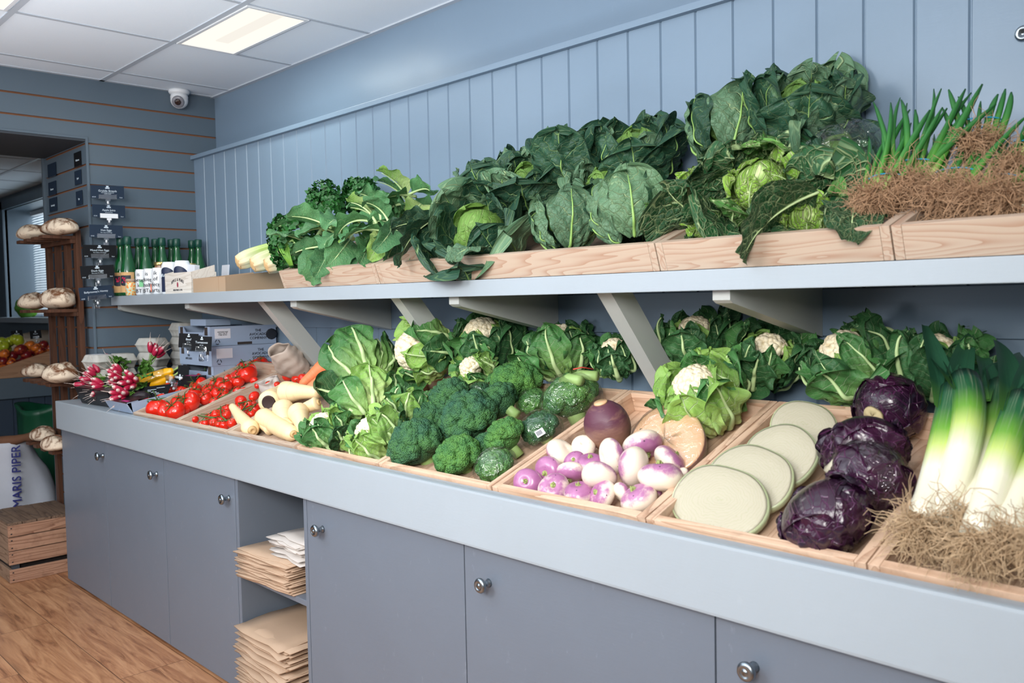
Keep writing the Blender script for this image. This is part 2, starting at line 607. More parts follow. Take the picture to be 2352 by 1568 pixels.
M['orange'] = plain('orange_plastic', lin(236, 96, 40), .4)
M['twine'] = plain('blue_rubber_band', lin(40, 150, 190), .5)
M['green_label'] = plain('green_print', lin(120, 196, 140), .6)
# produce
M['dark_leaf'] = leafmat('spring_cabbage_leaf', lin(50, 92, 66), lin(26, 62, 50), lin(140, 172, 116), 5.0, 2.6, .035, .06, 6, .35, .035, .5, .9, .5)
M['mid_leaf'] = leafmat('green_cabbage_leaf', lin(112, 146, 112), lin(70, 110, 82), lin(174, 196, 146), 5.0, 2.6, .04, .06, 6, .35, .035, .5, .9, .5)
M['core_leaf'] = leafmat('pale_cabbage_leaf', lin(126, 164, 76), lin(92, 136, 60), lin(172, 196, 122), 6.0, 2.6, .05, .06, 7, .3, .03, .5, .8, .3)
M['savoy_dark'] = leafmat('savoy_outer_leaf', lin(44, 96, 54), lin(22, 66, 40), lin(186, 208, 152), 4.5, 2.8, .05, .07, 9, .9, .05, .5, 1.0, .9, spec=.35)
M['savoy_mid'] = leafmat('savoy_green_leaf', lin(78, 134, 54), lin(48, 102, 40), lin(200, 222, 158), 4.5, 2.8, .05, .07, 9, .9, .05, .5, 1.0, .9, spec=.35)
M['savoy_hood'] = leafmat('savoy_hood_leaf', lin(112, 166, 78), lin(84, 142, 62), lin(214, 230, 174), 4.5, 2.8, .05, .07, 9, .9, .05, .5, 1.0, .9, spec=.35)
M['savoy_pale'] = leafmat('savoy_heart_leaf', lin(150, 190, 70), lin(112, 164, 52), lin(222, 234, 174), 4.5, 2.6, .06, .09, 6, .95, .06, .5, 1.0, .7, spec=.35)
M['cauli_leaf'] = leafmat('cauliflower_leaf', lin(86, 142, 74), lin(52, 108, 60), lin(196, 218, 172), 9.0, 2.2, .07, .055, 9, .14, .03, .5, .7, .2, tipc=lin(150, 186, 104))
M['cauli_inner'] = leafmat('cauliflower_inner_leaf', lin(160, 196, 96), lin(116, 168, 78), lin(216, 230, 190), 9.0, 2.2, .08, .06, 9, .15, .03, .5, .7, .2, tipc=lin(206, 220, 150))
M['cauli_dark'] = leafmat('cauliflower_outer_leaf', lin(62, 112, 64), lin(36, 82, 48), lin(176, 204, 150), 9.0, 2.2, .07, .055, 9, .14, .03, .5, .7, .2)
M['greens'] = leafmat('spring_green_leaf', lin(104, 158, 100), lin(62, 120, 80), lin(170, 204, 150), 8.0, 2.2, .08, .06, 9, .16, .03, .5, .7, .25)
M['radish_leaf'] = leafmat('radish_leaf', lin(104, 156, 60), lin(70, 124, 46), lin(164, 200, 112), 6.0, 2.2, .07, .05, 9, .1, .03, .5, .6, .2)
M['rib'] = plain('pale_midrib', lin(188, 212, 152), .45, var=.12, nsc=30, coat=.1)
M['ribg'] = plain('green_midrib', lin(140, 178, 96), .45, var=.12, nsc=30)


def floretmat(name, a, b, d, sc=260, st=.9, blot=18):
    c = Ctx(name); o = c.coord()
    v = c.voro(o, sc); n = c.noise(o, blot, 4, .6)
    k = c.mix(c.ramp(n, [(.35, 0.0), (.66, 1.0)]), a, b)
    k = c.mix(c.ramp(v, [(.45, 0.0), (.95, .75)]), k, d)
    return c.done(k, .6, c.bump(1.0 - v, st, .004), .3)


M['broc'] = floretmat('broccoli_florets', lin(52, 96, 74), lin(76, 122, 66), lin(22, 54, 44))
M['broc2'] = floretmat('broccoli_florets_bright', lin(66, 118, 66), lin(96, 144, 66), lin(30, 72, 44))
M['curd'] = floretmat('cauliflower_curd', lin(240, 226, 196), lin(246, 236, 208), lin(204, 182, 136), 110, .6, 14)
M['stalk'] = plain('pale_green_stalk', lin(150, 182, 110), .5, var=.15, nsc=20)
M['parsley'] = plain('parsley_curl', lin(34, 92, 34), .5, var=.45, nsc=60)
M['pstem'] = plain('parsley_stem', lin(110, 160, 60), .5)
c = Ctx('tomato_skin'); o = c.coord(); n = c.noise(o, 1.2, 3)
M['tomato'] = c.done(c.mix(n, lin(206, 22, 14), lin(226, 48, 24)), .2, c.bump(c.noise(o, 1.5, 2), .05, .05), .55, 0, .25)
M['calyx'] = plain('tomato_calyx', lin(66, 104, 46), .6, var=.25, nsc=40)
c = Ctx('turnip_skin'); o = c.coord(); x, y, z = c.sep(o); rn = c.rnd()
n = c.noise(o, 1.9, 5, .62)
tt = z * 1.15 + (n - .5) * 1.5 + rn * .7 - .05
k = c.mix(c.ramp(tt, [(.12, 0.0), (.62, 1.0)]), lin(240, 224, 206), c.mix(n, lin(144, 76, 128), lin(184, 124, 164)))
sp = c.ramp(c.voro(o, 2.6), [(.09, 1.0), (.16, 0.0)])
k = c.mix(sp * c.math('GREATER_THAN', c.noise(o, 1.2, 1), .53), k, lin(86, 50, 80))
M['turnip'] = c.done(k, .3, None, .5, 0, .15)
M['tstub'] = plain('turnip_leaf_stubs', lin(150, 160, 96), .7, var=.35, nsc=160)
c = Ctx('swede_skin'); o = c.coord(); x, y, z = c.sep(o)
n = c.noise(c.scale(o, (10, 10, 34)), 1.0, 5, .65)
k = c.mix(c.ramp(z * 9.0 + n * .5, [(-.0, 0.0), (.45, 1.0)]), lin(150, 112, 92), lin(92, 52, 68))
k = c.mix(c.ramp(n, [(.5, 0.0), (.7, .5)]), k, lin(176, 140, 112))
M['swede'] = c.done(k, .45, c.bump(n, .5, .004), .4)
M['swedecut'] = plain('swede_cut_flesh', lin(222, 176, 136), .3, var=.06, nsc=24, coat=.4)
c = Ctx('parsnip_skin'); o = c.coord()
x, y, z = c.sep(o)
n = c.noise(c.scale(o, (8, 8, 170)), 1.0, 3, .5); n2 = c.noise(o, 14, 4, .6)
k = c.mix(n2, lin(238, 206, 158), lin(246, 222, 178))
k = c.mix(c.ramp(n, [(.60, 0.0), (.72, .5)]), k, lin(196, 146, 92))
M['parsnip'] = c.done(k, .45, c.bump(n, .35, .003), .4)
M['crown'] = plain('dark_crown_hollow', lin(54, 36, 34), .8)
M['ringtop'] = plain('cut_crown_ring', lin(206, 170, 120), .6, var=.2, nsc=50)
c = Ctx('carrot_skin'); o = c.coord(); n = c.noise(c.scale(o, (8, 8, 150)), 1.0, 3)
M['carrot'] = c.done(c.mix(n, lin(232, 116, 72), lin(240, 146, 100)), .45, c.bump(n, .4, .003), .4)
# white cabbage: cut face is layered, back is pale green
c = Ctx('white_cabbage_cut'); o = c.coord(); x, y, z = c.sep(o)
rr = c.math('SQRT', x * x + y * y * 1.2 + .0001)
n = c.noise(o, 14, 4, .6) - .5
ln = c.frac(rr * 150.0 + n * 9.0)
k = c.mix(c.ramp(ln, [(.0, .55), (.25, 0.0)]), lin(240, 234, 212), lin(216, 216, 176))
M['wcut'] = c.done(c.mix(1.0, k, (.54, .53, .51), 'MULTIPLY'), .5, c.bump(c.noise(c.scale(o, (12, 60, 12)), 1.0, 3), .2, .004), .25)
M['wskin'] = leafmat('white_cabbage_skin', lin(204, 210, 170), lin(188, 200, 150), lin(222, 224, 196), 5, 2.4, .04, .04, 5, .1, .03, .3, .4, .2)
c = Ctx('red_cabbage_skin'); o = c.coord(); uv = c.coord('UV'); n = c.noise(o, 9, 4, .6)
k = c.mix(c.ramp(n, [(.36, 0.0), (.64, 1.0)]), lin(20, 11, 26), lin(52, 16, 44))
vv = c.clamp(1.0 - c.voro(c.scale(uv, (5, 7, 1)), 1.0, 'DISTANCE_TO_EDGE') / .05)
k = c.mix(vv * .35, k, lin(120, 60, 110))
M['redcab'] = c.done(k, .26, c.bump(c.noise(o, 26, 4, .6, .8) + vv * -.25, .55, .008), .5, 0, .25)
M['redstalk'] = plain('cut_stalk_end', lin(176, 160, 120), .7, var=.25, nsc=70)
# leek: white shaft to green, by length
c = Ctx('leek_skin'); uv = c.coord('UV'); x, y, z = c.sep(uv)
st = c.noise(c.scale(uv, (30, 1.5, 1)), 1.0, 3)
k = c.ramp(y + (st - .5) * .12, [(.0, lin(226, 220, 200)), (.36, lin(240, 236, 214)), (.52, lin(196, 216, 120)), (.64, lin(110, 166, 60)), (.8, lin(44, 100, 62)), (1.0, lin(30, 78, 66))])
k = c.mix(c.ramp(st, [(.5, 0.0), (.7, .3)]), k, lin(220, 228, 190))
M['leek'] = c.done(k, .35, c.bump(st, .25, .003), .45, 0, .15)
M['leekleaf'] = None
c = Ctx('leek_leaf'); uv = c.coord('UV'); x, y, z = c.sep(uv)
st = c.noise(c.scale(uv, (40, 1.0, 1)), 1.0, 3)
k = c.mix(st, lin(26, 66, 54), lin(56, 108, 76))
k = c.mix(c.ramp(y, [(.0, 1.0), (.3, 0.0)]), k, lin(96, 150, 66))
M['leekleaf'] = c.done(k, .4, c.bump(st, .3, .003), .4)
c = Ctx('scallion_leaf'); uv = c.coord('UV'); x, y, z = c.sep(uv); rn = c.rnd()
k = c.ramp(y, [(.0, lin(230, 228, 206)), (.12, lin(190, 212, 120)), (.26, lin(86, 146, 56)), (.6, lin(48, 112, 50)), (1.0, lin(36, 92, 46))])
M['scallion'] = c.done(k, .35, None, .45)
M['roots'] = plain('dry_root_fibres', lin(178, 142, 110), .85, var=.4, nsc=60)
M['rootsl'] = plain('pale_root_fibres', lin(196, 168, 134), .85, var=.3, nsc=90)
c = Ctx('celery_skin'); uv = c.coord('UV'); x, y, z = c.sep(uv)
st = c.noise(c.scale(uv, (26, 1.0, 1)), 1.0, 3)
k = c.ramp(y, [(.0, lin(214, 184, 140)), (.10, lin(206, 204, 170)), (.4, lin(160, 184, 96)), (1.0, lin(88, 136, 48))])
M['celery'] = c.done(c.mix(c.ramp(st, [(.5, 0.0), (.7, .4)]), k, lin(216, 216, 186)), .4, c.bump(st, .5, .004), .4)
c = Ctx('radish_skin'); o = c.coord(); x, y, z = c.sep(o); n = c.noise(o, 60, 3)
M['radish'] = c.done(c.mix(c.ramp(z * 30.0 + (n - .5) * .4, [(.60, 0.0), (.78, 1.0)]), c.mix(n, lin(160, 18, 52), lin(194, 40, 80)), lin(226, 214, 206)), .35, None, .5, 0, .2)
M['rroot'] = plain('radish_root_tail', lin(224, 206, 196), .6)
M['yellow'] = plain('yellow_pepper_skin', lin(244, 176, 12), .25, coat=.3, var=.08)
M['avocado'] = plain('dark_avocado_skin', lin(34, 26, 34), .45, bst=.5, bsc=120)
c = Ctx('loaf_crust'); o = c.coord(); n = c.noise(o, 16, 6, .68, .6)
k = c.mix(c.ramp(n, [(.42, 0.0), (.56, 1.0)]), lin(112, 74, 50), lin(222, 204, 182))
M['loaf'] = c.done(k, .85, c.bump(n, .5, .006), .2)
M['crust'] = plain('split_loaf_crust', lin(150, 92, 58), .7, var=.25, nsc=40, bst=.4, bsc=90)
c = Ctx('red_apple_skin'); o = c.coord(); rn = c.rnd(); n = c.noise(o, .9, 3)
k = c.mix(c.ramp(n + rn * .4 - .2, [(.4, 0.0), (.62, 1.0)]), lin(120, 24, 34), lin(224, 124, 44))
M['apple'] = c.done(k, .3, None, .5, 0, .2)
M['gapple'] = plain('green_apple_skin', lin(170, 184, 44), .3, coat=.2, var=.12)
# ---------------------------------------------------------------- the setting
ZC = 2.4328
ZS = 2.3174          # topmost slatwall groove
H = 0.8746           # counter lip
mb = MB(); box(mb, (-6.3, -5.2, -.1), (8.2, 1.2, 0)); struct(mb.build('floor', M['floor'], smooth=False))
mb = MB(); box(mb, (0, -5.2, ZC), (8.2, .2, ZC + .08)); ceil = struct(mb.build('ceiling', M['tile'], smooth=False))
mb = MB()
for yy in (-.4567, -1.066, -1.676, -2.286, -2.9):
    box(mb, (0, yy - .012, ZC - .004), (8.2, yy + .012, ZC))
for i in range(13):
    xx = .2076 + .6353 * i
    box(mb, (xx - .010, -5, ZC - .003), (xx + .010, .12, ZC))
box(mb, (.2076 + .6353, -.187, ZC - .0035), (.2076 + 2 * .6353, -.165, ZC))
box(mb, (0, .104, ZC - .006), (8.2, .1276, ZC))
box(mb, (0, -5.2, ZC - .004), (.022, .1276, ZC))
mb.build('ceiling_grid', M['tee'], ceil, smooth=False)

# panelled wall: tongue and groove boards up to a ledge, plain wall above
mb = MB()
prof = [(0.0, 0.0)]
gx = .118 - .1166
for i in range(72):
    xg = gx + .1166 * i
    if xg < .01: continue
    prof += [(xg - .0045, 0), (xg - .001, .006), (xg + .001, .006), (xg + .0045, 0)]
prof.append((8.2, 0.0))
v = []; f = []
for (xx, yy) in prof: v += [(xx, yy, 0), (xx, yy, 2.09)]
for i in range(len(prof) - 1): f.append((2 * i, 2 * i + 2, 2 * i + 3, 2 * i + 1))
mb.add(v, f)
box(mb, (0, .008, 0), (8.2, .1, 2.088))
box(mb, (0, .1276, 0), (8.2, .2, ZC))
wall_r = struct(mb.build('wall_right', M['wall'], smooth=False))
mb = MB(); box(mb, (0, -.020, 2.0865), (8.2, .1276, 2.106), .002); struct(mb.build('trim_1', M['wall'], smooth=False))
mb = MB(); box(mb, (0, -.012, 1.21), (8.2, 0, 1.325), .002); struct(mb.build('trim_2', M['wall'], smooth=False))

# slatwall facing the shop, the opening with its slatted reveal and the soffit
OY, RX, OT = -.54, -.655, 2.14


def slats(mb, p0, p1, z0, z1, inward):
    """grooved boards on the vertical plane p0-p1"""
    p0 = Vector(p0); p1 = Vector(p1); inw = Vector(inward)
    zs = [z0]
    gl = [ZS - .1 * i for i in range(24) if z0 + .01 < ZS - .1 * i < z1 - .005]
    for g in sorted(gl): zs += [g - .005, g + .004]
    zs.append(z1)
    for i in range(0, len(zs), 2):
        a, b = zs[i], zs[i + 1]
        mb.add([(p0.x, p0.y, a), (p1.x, p1.y, a), (p1.x, p1.y, b), (p0.x, p0.y, b)], [(0, 1, 2, 3)])
    for g in gl:
        a, b = g - .005, g + .004
        q0, q1 = p0 + inw * .009, p1 + inw * .009
        mb.add([(p0.x, p0.y, a), (p1.x, p1.y, a), (q1.x, q1.y, a), (q0.x, q0.y, a)], [(0, 1, 2, 3)], 1)
        mb.add([(q0.x, q0.y, a), (q1.x, q1.y, a), (q1.x, q1.y, b), (q0.x, q0.y, b)], [(0, 1, 2, 3)], 1)
        mb.add([(p0.x, p0.y, b), (p1.x, p1.y, b), (q1.x, q1.y, b), (q0.x, q0.y, b)], [(0, 1, 2, 3)], 1)


mb = MB()
slats(mb, (0, OY, 0), (0, .1276, 0), 0, ZC, (-1, 0, 0))
slats(mb, (0, -2.3, 0), (0, OY, 0), OT, ZC, (-1, 0, 0))
slats(mb, (0, -5.2, 0), (0, -2.3, 0), 0, ZC, (-1, 0, 0))
box(mb, (RX, OY + .012, 0), (-.012, .40, ZC)); box(mb, (RX, -2.3, OT), (-.012, OY + .02, ZC)); box(mb, (RX, -5.2, 0), (-.012, -2.3, ZC))
wb = struct(mb.build('wall_back', [M['slat'], M['slot']], smooth=False))
mb = MB(); slats(mb, (RX, OY, 0), (0, OY, 0), 0, OT, (0, 1, 0)); struct(mb.build('wall_passage', [M['slat'], M['slot']], smooth=False))
mb = MB(); box(mb, (-.006, OY - .004, 0), (.006, OY + .008, OT), .002)
box(mb, (-.006, -2.3, OT - .004), (.006, OY + .008, OT + .006), .002); box(mb, (RX - .02, OY - .012, 0), (RX + .006, OY + .01, OT - .01), .002)
struct(mb.build('trim_3', M['slat'], smooth=False))
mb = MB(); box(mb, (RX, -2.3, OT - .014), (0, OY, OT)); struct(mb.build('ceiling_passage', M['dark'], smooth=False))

# the room beyond the opening: back wall with a deep window, ceiling, end wall
R2Y = .412
mb = MB()
WX0, WX1, WZ0, WZ1 = -5.24, -3.3, 1.24, 2.30
box(mb, (-6.3, R2Y, 0), (WX0, R2Y + .02, ZC)); box(mb, (WX1, R2Y, 0), (RX, R2Y + .02, ZC))
box(mb, (WX0, R2Y, 0), (WX1, R2Y + .02, WZ0)); box(mb, (WX0, R2Y, WZ1), (WX1, R2Y + .02, ZC))
struct(mb.build('wall_side_room', M['slat'], smooth=False))
mb = MB()
box(mb, (WX0 - .02, R2Y, WZ0), (WX0, R2Y + .31, WZ1)); box(mb, (WX1, R2Y, WZ0), (WX1 + .02, R2Y + .31, WZ1))
box(mb, (WX0, R2Y, WZ1), (WX1, R2Y + .31, WZ1 + .02)); box(mb, (WX0, R2Y, WZ0 - .02), (WX1, R2Y + .31, WZ0))
win = struct(mb.build('window_1', M['slat'], smooth=False))
mb = MB()
for a, b in (((WX0 - .09, WZ0 - .05), (WX0, WZ1 + .09)), ((WX1, WZ0 - .05), (WX1 + .09, WZ1 + .09)), ((WX0 - .09, WZ1), (WX1 + .09, WZ1 + .09))):
    box(mb, (a[0], R2Y - .025, a[1]), (b[0], R2Y, b[1]), .006)
mb.build('window_frame', M['slat'], win, smooth=False)
mb = MB(); box(mb, (WX0 - .12, R2Y - .09, WZ0 - .05), (WX1 + .12, R2Y + .3, WZ0), .006); mb.build('window_sill', M['fascia'], win, smooth=False)
c = Ctx('window_glass'); tr = c.n('BsdfTransparent'); g2 = c.n('BsdfGlossy'); g2.inputs[1].default_value = .05; mx = c.n('MixShader'); mx.inputs[0].default_value = .06
c.t.links.new(tr.outputs[0], mx.inputs[1]); c.t.links.new(g2.outputs[0], mx.inputs[2]); c.t.links.new(mx.outputs[0], c.t.nodes['Material Output'].inputs[0])
mb = MB(); box(mb, (WX0, R2Y + .29, WZ0), (WX1, R2Y + .296, WZ1)); mb.build('window_pane', c.m, win, smooth=False)
c = Ctx('white_blind_slat'); k = c.n('BsdfTranslucent'); k.inputs[0].default_value = (.8, .86, .9, 1); mx = c.n('MixShader'); mx.inputs[0].default_value = .5
c.done(lin(225, 235, 240), .6); c.t.links.new(c.b.outputs[0], mx.inputs[1]); c.t.links.new(k.outputs[0], mx.inputs[2]); c.t.links.new(mx.outputs[0], c.t.nodes['Material Output'].inputs[0])
M['blind'] = c.m
t = thing('venetian_blind', 'white venetian blind with thin slats drawn down in the far window', 'blind', (WX0, R2Y + .243, WZ0))
mb = MB(); box(mb, (.02, -.02, WZ1 - WZ0 - .05), (WX1 - WX0 - .02, .03, WZ1 - WZ0 - .005), .004); mb.build('head_rail', M['white'], t, smooth=False)
mb = MB()
for i in range(40):
    zz = .03 + i * .0245
    mb.add([(.02, -.010, zz - .008), (1.9, -.010, zz - .008), (1.9, .012, zz + .008), (.02, .012, zz + .008)], [(0, 1, 2, 3)])
mb.build('slats', M['blind'], t, smooth=False)
mb = MB(); box(mb, (-6.3, -5.2, ZC), (RX, 1.1, ZC + .08)); c2 = struct(mb.build('ceiling_side_room', M['tile'], smooth=False))
mb = MB()
for i in range(9): box(mb, (-6.2, -4.9 + .61 * i, ZC - .004), (RX, -4.876 + .61 * i, ZC))
for i in range(9): box(mb, (-5.9 + .6353 * i, -5, ZC - .003), (-5.88 + .6353 * i, R2Y, ZC))
mb.build('ceiling_grid', M['tee'], c2, smooth=False)
mb = MB(); box(mb, (-6.3, -5.2, 0), (-6.2, 1.2, ZC)); struct(mb.build('wall_far', M['slat'], smooth=False))

# ---------------------------------------------------------------- ceiling lights and the security camera


def lamp(y0, y1, label):
    x0, x1 = .862, 1.463
    t = thing('ceiling_light', label, 'ceiling light', ((x0 + x1) / 2, (y0 + y1) / 2, ZC - .004), 'recessed ceiling lights')
    hx, hy = (x1 - x0) / 2, (y1 - y0) / 2
    mb = MB()
    for a, b in (((-hx - .014, -hy - .014), (hx + .014, -hy)), ((-hx - .014, hy), (hx + .014, hy + .014)), ((-hx - .014, -hy), (-hx, hy)), ((hx, -hy), (hx + .014, hy))):
        box(mb, (a[0], a[1], -.004), (b[0], b[1], .003), .001)
    mb.build('frame', M['white'], t, smooth=False)
    mb = MB(); v = []; f = []
    n = 14                       # dished diffuser with a raised middle channel
    for i in range(n + 1):
        q = -1 + 2 * i / n
        zz = -.004 + .0 * q
        v += [(-hx, q * hy, -.002 + .003 * (1 - abs(q))), (hx, q * hy, -.002 + .003 * (1 - abs(q)))]
    for i in range(n): f.append((2 * i, 2 * i + 1, 2 * i + 3, 2 * i + 2))
    mb.add(v, f); mb.build('diffuser', M['lamp'], t)
    mb = MB(); box(mb, (-hx * .55, -.028, -.006), (hx, .028, -.001), .002); mb.build('lamp_cover', M['lampcov'], t)
    gl = area('lamp_glow', (t.location.x, t.location.y, ZC - .03), (t.location.x, t.location.y, 0), .58, .22, 4.5, (.95, 1.0, .92))
    return t


M['lampcov'] = emit('lamp_cover', (1.0, .95, .86), .95)
lamp(-.428, -.192, 'lit recessed ceiling light panel nearest the right wall')
lamp(-1.345, -1.10, 'lit recessed ceiling light panel cut off at the top left corner')
P = at(411, 207, 'z', ZC)
t = thing('security_camera', 'white dome security camera under the ceiling by the back corner', 'security camera', (P.x, P.y, ZC - .001))
mb = MB(); lathe(mb, [(.052, 0), (.052, -.012), (.047, -.02), (.040, -.022)], 28); mb.build('mounting_base', M['white'], t)
mb = MB(); v, f = ico(3); mb.add(v * .044 + np.array([0, 0, -.05]), f); lathe(mb, [(.040, -.02), (.044, -.034), (.043, -.05)], 28)
ball = mb.build('camera_ball', M['white'], t)
dr = Vector((.80, -.55, -.45)).normalized()
mb = MB(); lathe(mb, [(.0, .0445), (.026, .0440), (.030, .041), (.031, .036)], 24, mat=frame((0, 0, -.05), dr)); mb.build('lens_ring', plain('lens_ring_grey', lin(120, 120, 128), .3), t)
mb = MB(); lathe(mb, [(.0, .0475), (.010, .0472), (.016, .0455), (.0165, .043)], 20, mat=frame((0, 0, -.05), dr)); mb.build('lens', M['lens'], t)

# ---------------------------------------------------------------- counter and its cabinets
CX1 = 5.3
t = thing('display_counter', 'long pale grey shop counter top with deep fascia holding the vegetable trays', 'counter', (0, 0, 0))
mb = MB(); box(mb, (0.002, -.733, .7418), (CX1, -.708, H), .006); mb.build('fascia_board', M['fascia'], t, smooth=False)
mb = MB(); box(mb, (0.002, -.709, H - .03), (.862, -.004, H - .001), .002); box(mb, (.855, -.709, H - .03), (CX1, -.695, H - .001), .001)
mb.build('worktop', M['fascia'], t, smooth=False)
mb = MB()
yf, yb = -.695, -.16
mb.add([(.862, yf, .782), (CX1, yf, .782), (CX1, yb, .782 + .352 * (yb - yf)), (.862, yb, .782 + .352 * (yb - yf)),
        (.862, yf, .74), (CX1, yf, .74), (CX1, yb, .74), (.862, yb, .74)], [(0, 1, 2, 3), (0, 3, 7, 4), (1, 5, 6, 2), (4, 7, 6, 5), (0, 4, 5, 1), (3, 2, 6, 7)])
mb.build('sloped_deck', M['fascia'], t, smooth=False)
mb = MB(); box(mb, (.875, -.162, .74), (CX1, -.004, 1.02), .003); mb.build('back_ledge', M['bracket'], t, smooth=False)

KNOB_PX = {0: (222, 1048), 1: (344, 1091), 2: (508, 1147), 4: (722, 1219), 5: (1102, 1345), 6: (1713, 1543)}
edges = [.010, .588, 1.211, 1.795, 2.252, 2.966, 3.661, 4.40, 5.28]
names = ['grey base cabinet at the far left end of the counter, beside the crate',
         'grey base cabinet second from the far end, left of the cabinet beside the bag shelves',
         'grey base cabinet just left of the open paper bag shelves',
         'open grey cubby unit stacked with paper bags between two cabinets',
         'grey base cabinet just right of the open paper bag shelves',
         'wide grey base cabinet below the turnip tray, knob in the middle of the photo bottom',
         'grey base cabinet at the bottom right corner of the photo',
         'grey base cabinet at the near end of the counter']
FY = -.713
for i in range(7):
    x0, x1 = edges[i], edges[i + 1]
    if i == 3:
        t = thing('cubby_unit', names[i], 'shelf unit', (x0, 0, 0))
        w = x1 - x0
        for a, nm in ((0.0015, 'side_panel'), (w - .0195, 'side_panel')):
            mb = MB(); box(mb, (a, FY, .006), (a + .018, -.17, .738), .002); mb.build(nm, M['cab'], t, smooth=False)
        mb = MB(); box(mb, (.02, -.182, .006), (w - .02, -.17, .738)); mb.build('back_panel', M['cab'], t, smooth=False)
        for zz in (.008, .405):
            mb = MB(); box(mb, (.02, FY + .004, zz), (w - .02, -.183, zz + .018), .002); mb.build('shelf', M['cab'], t, smooth=False)
        continue
    t = thing('base_cabinet', names[i], 'cabinet', (x0, 0, 0), 'grey base cabinets')
    mb = MB(); box(mb, (.001, FY + .022, .004), (x1 - x0 - .001, -.17, .738)); mb.build('carcass', M['cab'], t, smooth=False)
    mb = MB(); box(mb, (.0018, FY, .010), (x1 - x0 - .0018, FY + .021, .736), .0015); d = mb.build('door', M['cab'], t, smooth=False)
    if i in KNOB_PX:
        P = at(*KNOB_PX[i], 'y', FY - .028)
        mb = MB()
        lathe(mb, [(.0, .034), (.004, .034), (.005, .0325), (.0085, .032), (.010, .0335), (.0155, .032), (.0178, .028), (.0172, .024), (.012, .021),
                   (.0065, .018), (.006, .008), (.008, .004), (.0105, .0)], 24, mat=frame((P.x - x0, FY, P.z), (0, -1, 0)))
        mb.build('knob', M['steel'], d)

# ---------------------------------------------------------------- paper bags in the cubby


def bag_mesh(seed, L, Wd):
    r = random.Random(seed); mb = MB(); n = 8
    a = [r.uniform(-.5, .5) for _ in range(4)]
    v = []
    for side in (0, 1):
        for i in range(n + 1):
            for j in range(5):
                xx = -Wd / 2 + Wd * j / 4; yy = L * i / n
                zz = .0022 * math.sin(yy * 22 + a[0] * 6) + .0016 * math.sin(xx * 30 + a[1] * 9) + (.0030 + .0015 * math.sin(yy * 40 + a[2] * 7)) * side
                if i == 0: yy += .006 * math.sin(j * 2.1 + a[3] * 9)
                v.append((xx, yy, zz))
    f = []
    m = (n + 1) * 5
    for i in range(n):
        for j in range(4):
            q = i * 5 + j
            f.append((q, q + 5, q + 6, q + 1)); f.append((m + q, m + q + 1, m + q + 6, m + q + 5))
        f.append((i * 5, m + i * 5, m + (i + 1) * 5, (i + 1) * 5)); f.append((i * 5 + 4, (i + 1) * 5 + 4, m + (i + 1) * 5 + 4, m + i * 5 + 4))
    for j in range(4): f.append((j, j + 1, m + j + 1, m + j)); f.append((n * 5 + j, m + n * 5 + j, m + n * 5 + j + 1, n * 5 + j + 1))
    mb.add(v, f)
    return mb


def bag_stack(x, y, z, n, L, Wd, mat, rot, label, group, step, tilt=0.0, jit=.014, maxx=2.226, minx=1.822):
    r = random.Random(n * 7 + int(L * 100))
    protos = []
    for k in range(n):
        if k < 4:
            o = bag_mesh(k + n, L, Wd).build('paper_bag', mat); protos.append(o)
        else:
            o = protos[k % 4].copy(); COL.objects.link(o)
        a = rot + r.uniform(-.03, .03)
        o.rotation_euler = (tilt * (k / n) + r.uniform(-.004, .004), 0, a)
        ox = r.uniform(-jit, jit); oy = r.uniform(-jit, jit)
        o.location = (x + ox, y + oy, z + k * step)
        tag(o, label, 'paper bag', group)


bag_stack(2.005, -.735, .424, 28, .34, .30, M['kraft'], .06, 'flat brown paper bag in the thick pile on the middle cubby shelf', 'brown paper bags on the middle shelf', .0034)
bag_stack(2.085, -.690, .521, 18, .32, .20, M['kraftw'], -.06, 'flat off-white paper bag in the small pile on top of the brown bags', 'off-white paper bags', .0032)
bag_stack(2.000, -.745, .028, 56, .36, .32, M['kraft'], -.04, 'flat brown paper bag in the tall pile on the bottom cubby shelf', 'brown paper bags on the bottom shelf', .0041, .05, .02)

# ---------------------------------------------------------------- wall shelf with brackets and struts
SH_Y, SH_Z, SH_B = -.455, 1.3705, 1.3255
t = thing('wall_shelf', 'long pale grey painted wall shelf above the counter', 'shelf', (0, 0, 0))
mb = MB(); box(mb, (.003, SH_Y, SH_B), (CX1, SH_Y + .03, SH_Z), .002); mb.build('shelf_front', M['fascia'], t, smooth=False)
mb = MB(); box(mb, (.003, SH_Y + .031, SH_B + .004), (CX1, -.003, SH_Z - .0005)); mb.build('shelf_board', M['fascia'], t, smooth=False)
for bx in (.012, .80, 1.697, 2.59, 3.475, 4.36):
    mb = MB(); w = .043; y0 = SH_Y + .028; zt = SH_B + .003
    v = []
    for xx in (bx, bx + w):
        v += [(xx, y0, zt), (xx, -.013, zt), (xx, -.013, 1.208), (xx, y0 + .012, zt - .031), (xx, y0, zt - .024)]
    f = [(0, 1, 2, 3, 4), (9, 8, 7, 6, 5)] + [(i, 5 + i, 5 + (i + 1) % 5, (i + 1) % 5) for i in range(5)]
    mb.add(v, f); mb.build('bracket', M['bracket'], t, smooth=False)
for bx in (1.40, 2.27, 3.125):
    mb = MB(); w = .045
    v = []
    for xx in (bx, bx + w):
        v += [(xx, -.402, SH_B + .003), (xx, -.318, SH_B + .003), (xx, -.056, 1.022), (xx, -.14, 1.022)]
    mb.add(v, [(0, 1, 2, 3), (7, 6, 5, 4)] + [(i, 4 + i, 4 + (i + 1) % 4, (i + 1) % 4) for i in range(4)])
    mb.build('strut', M['bracket'], t, smooth=False)

# ---------------------------------------------------------------- wooden trays on the counter and boxes on the shelf
TA = math.atan(.352)


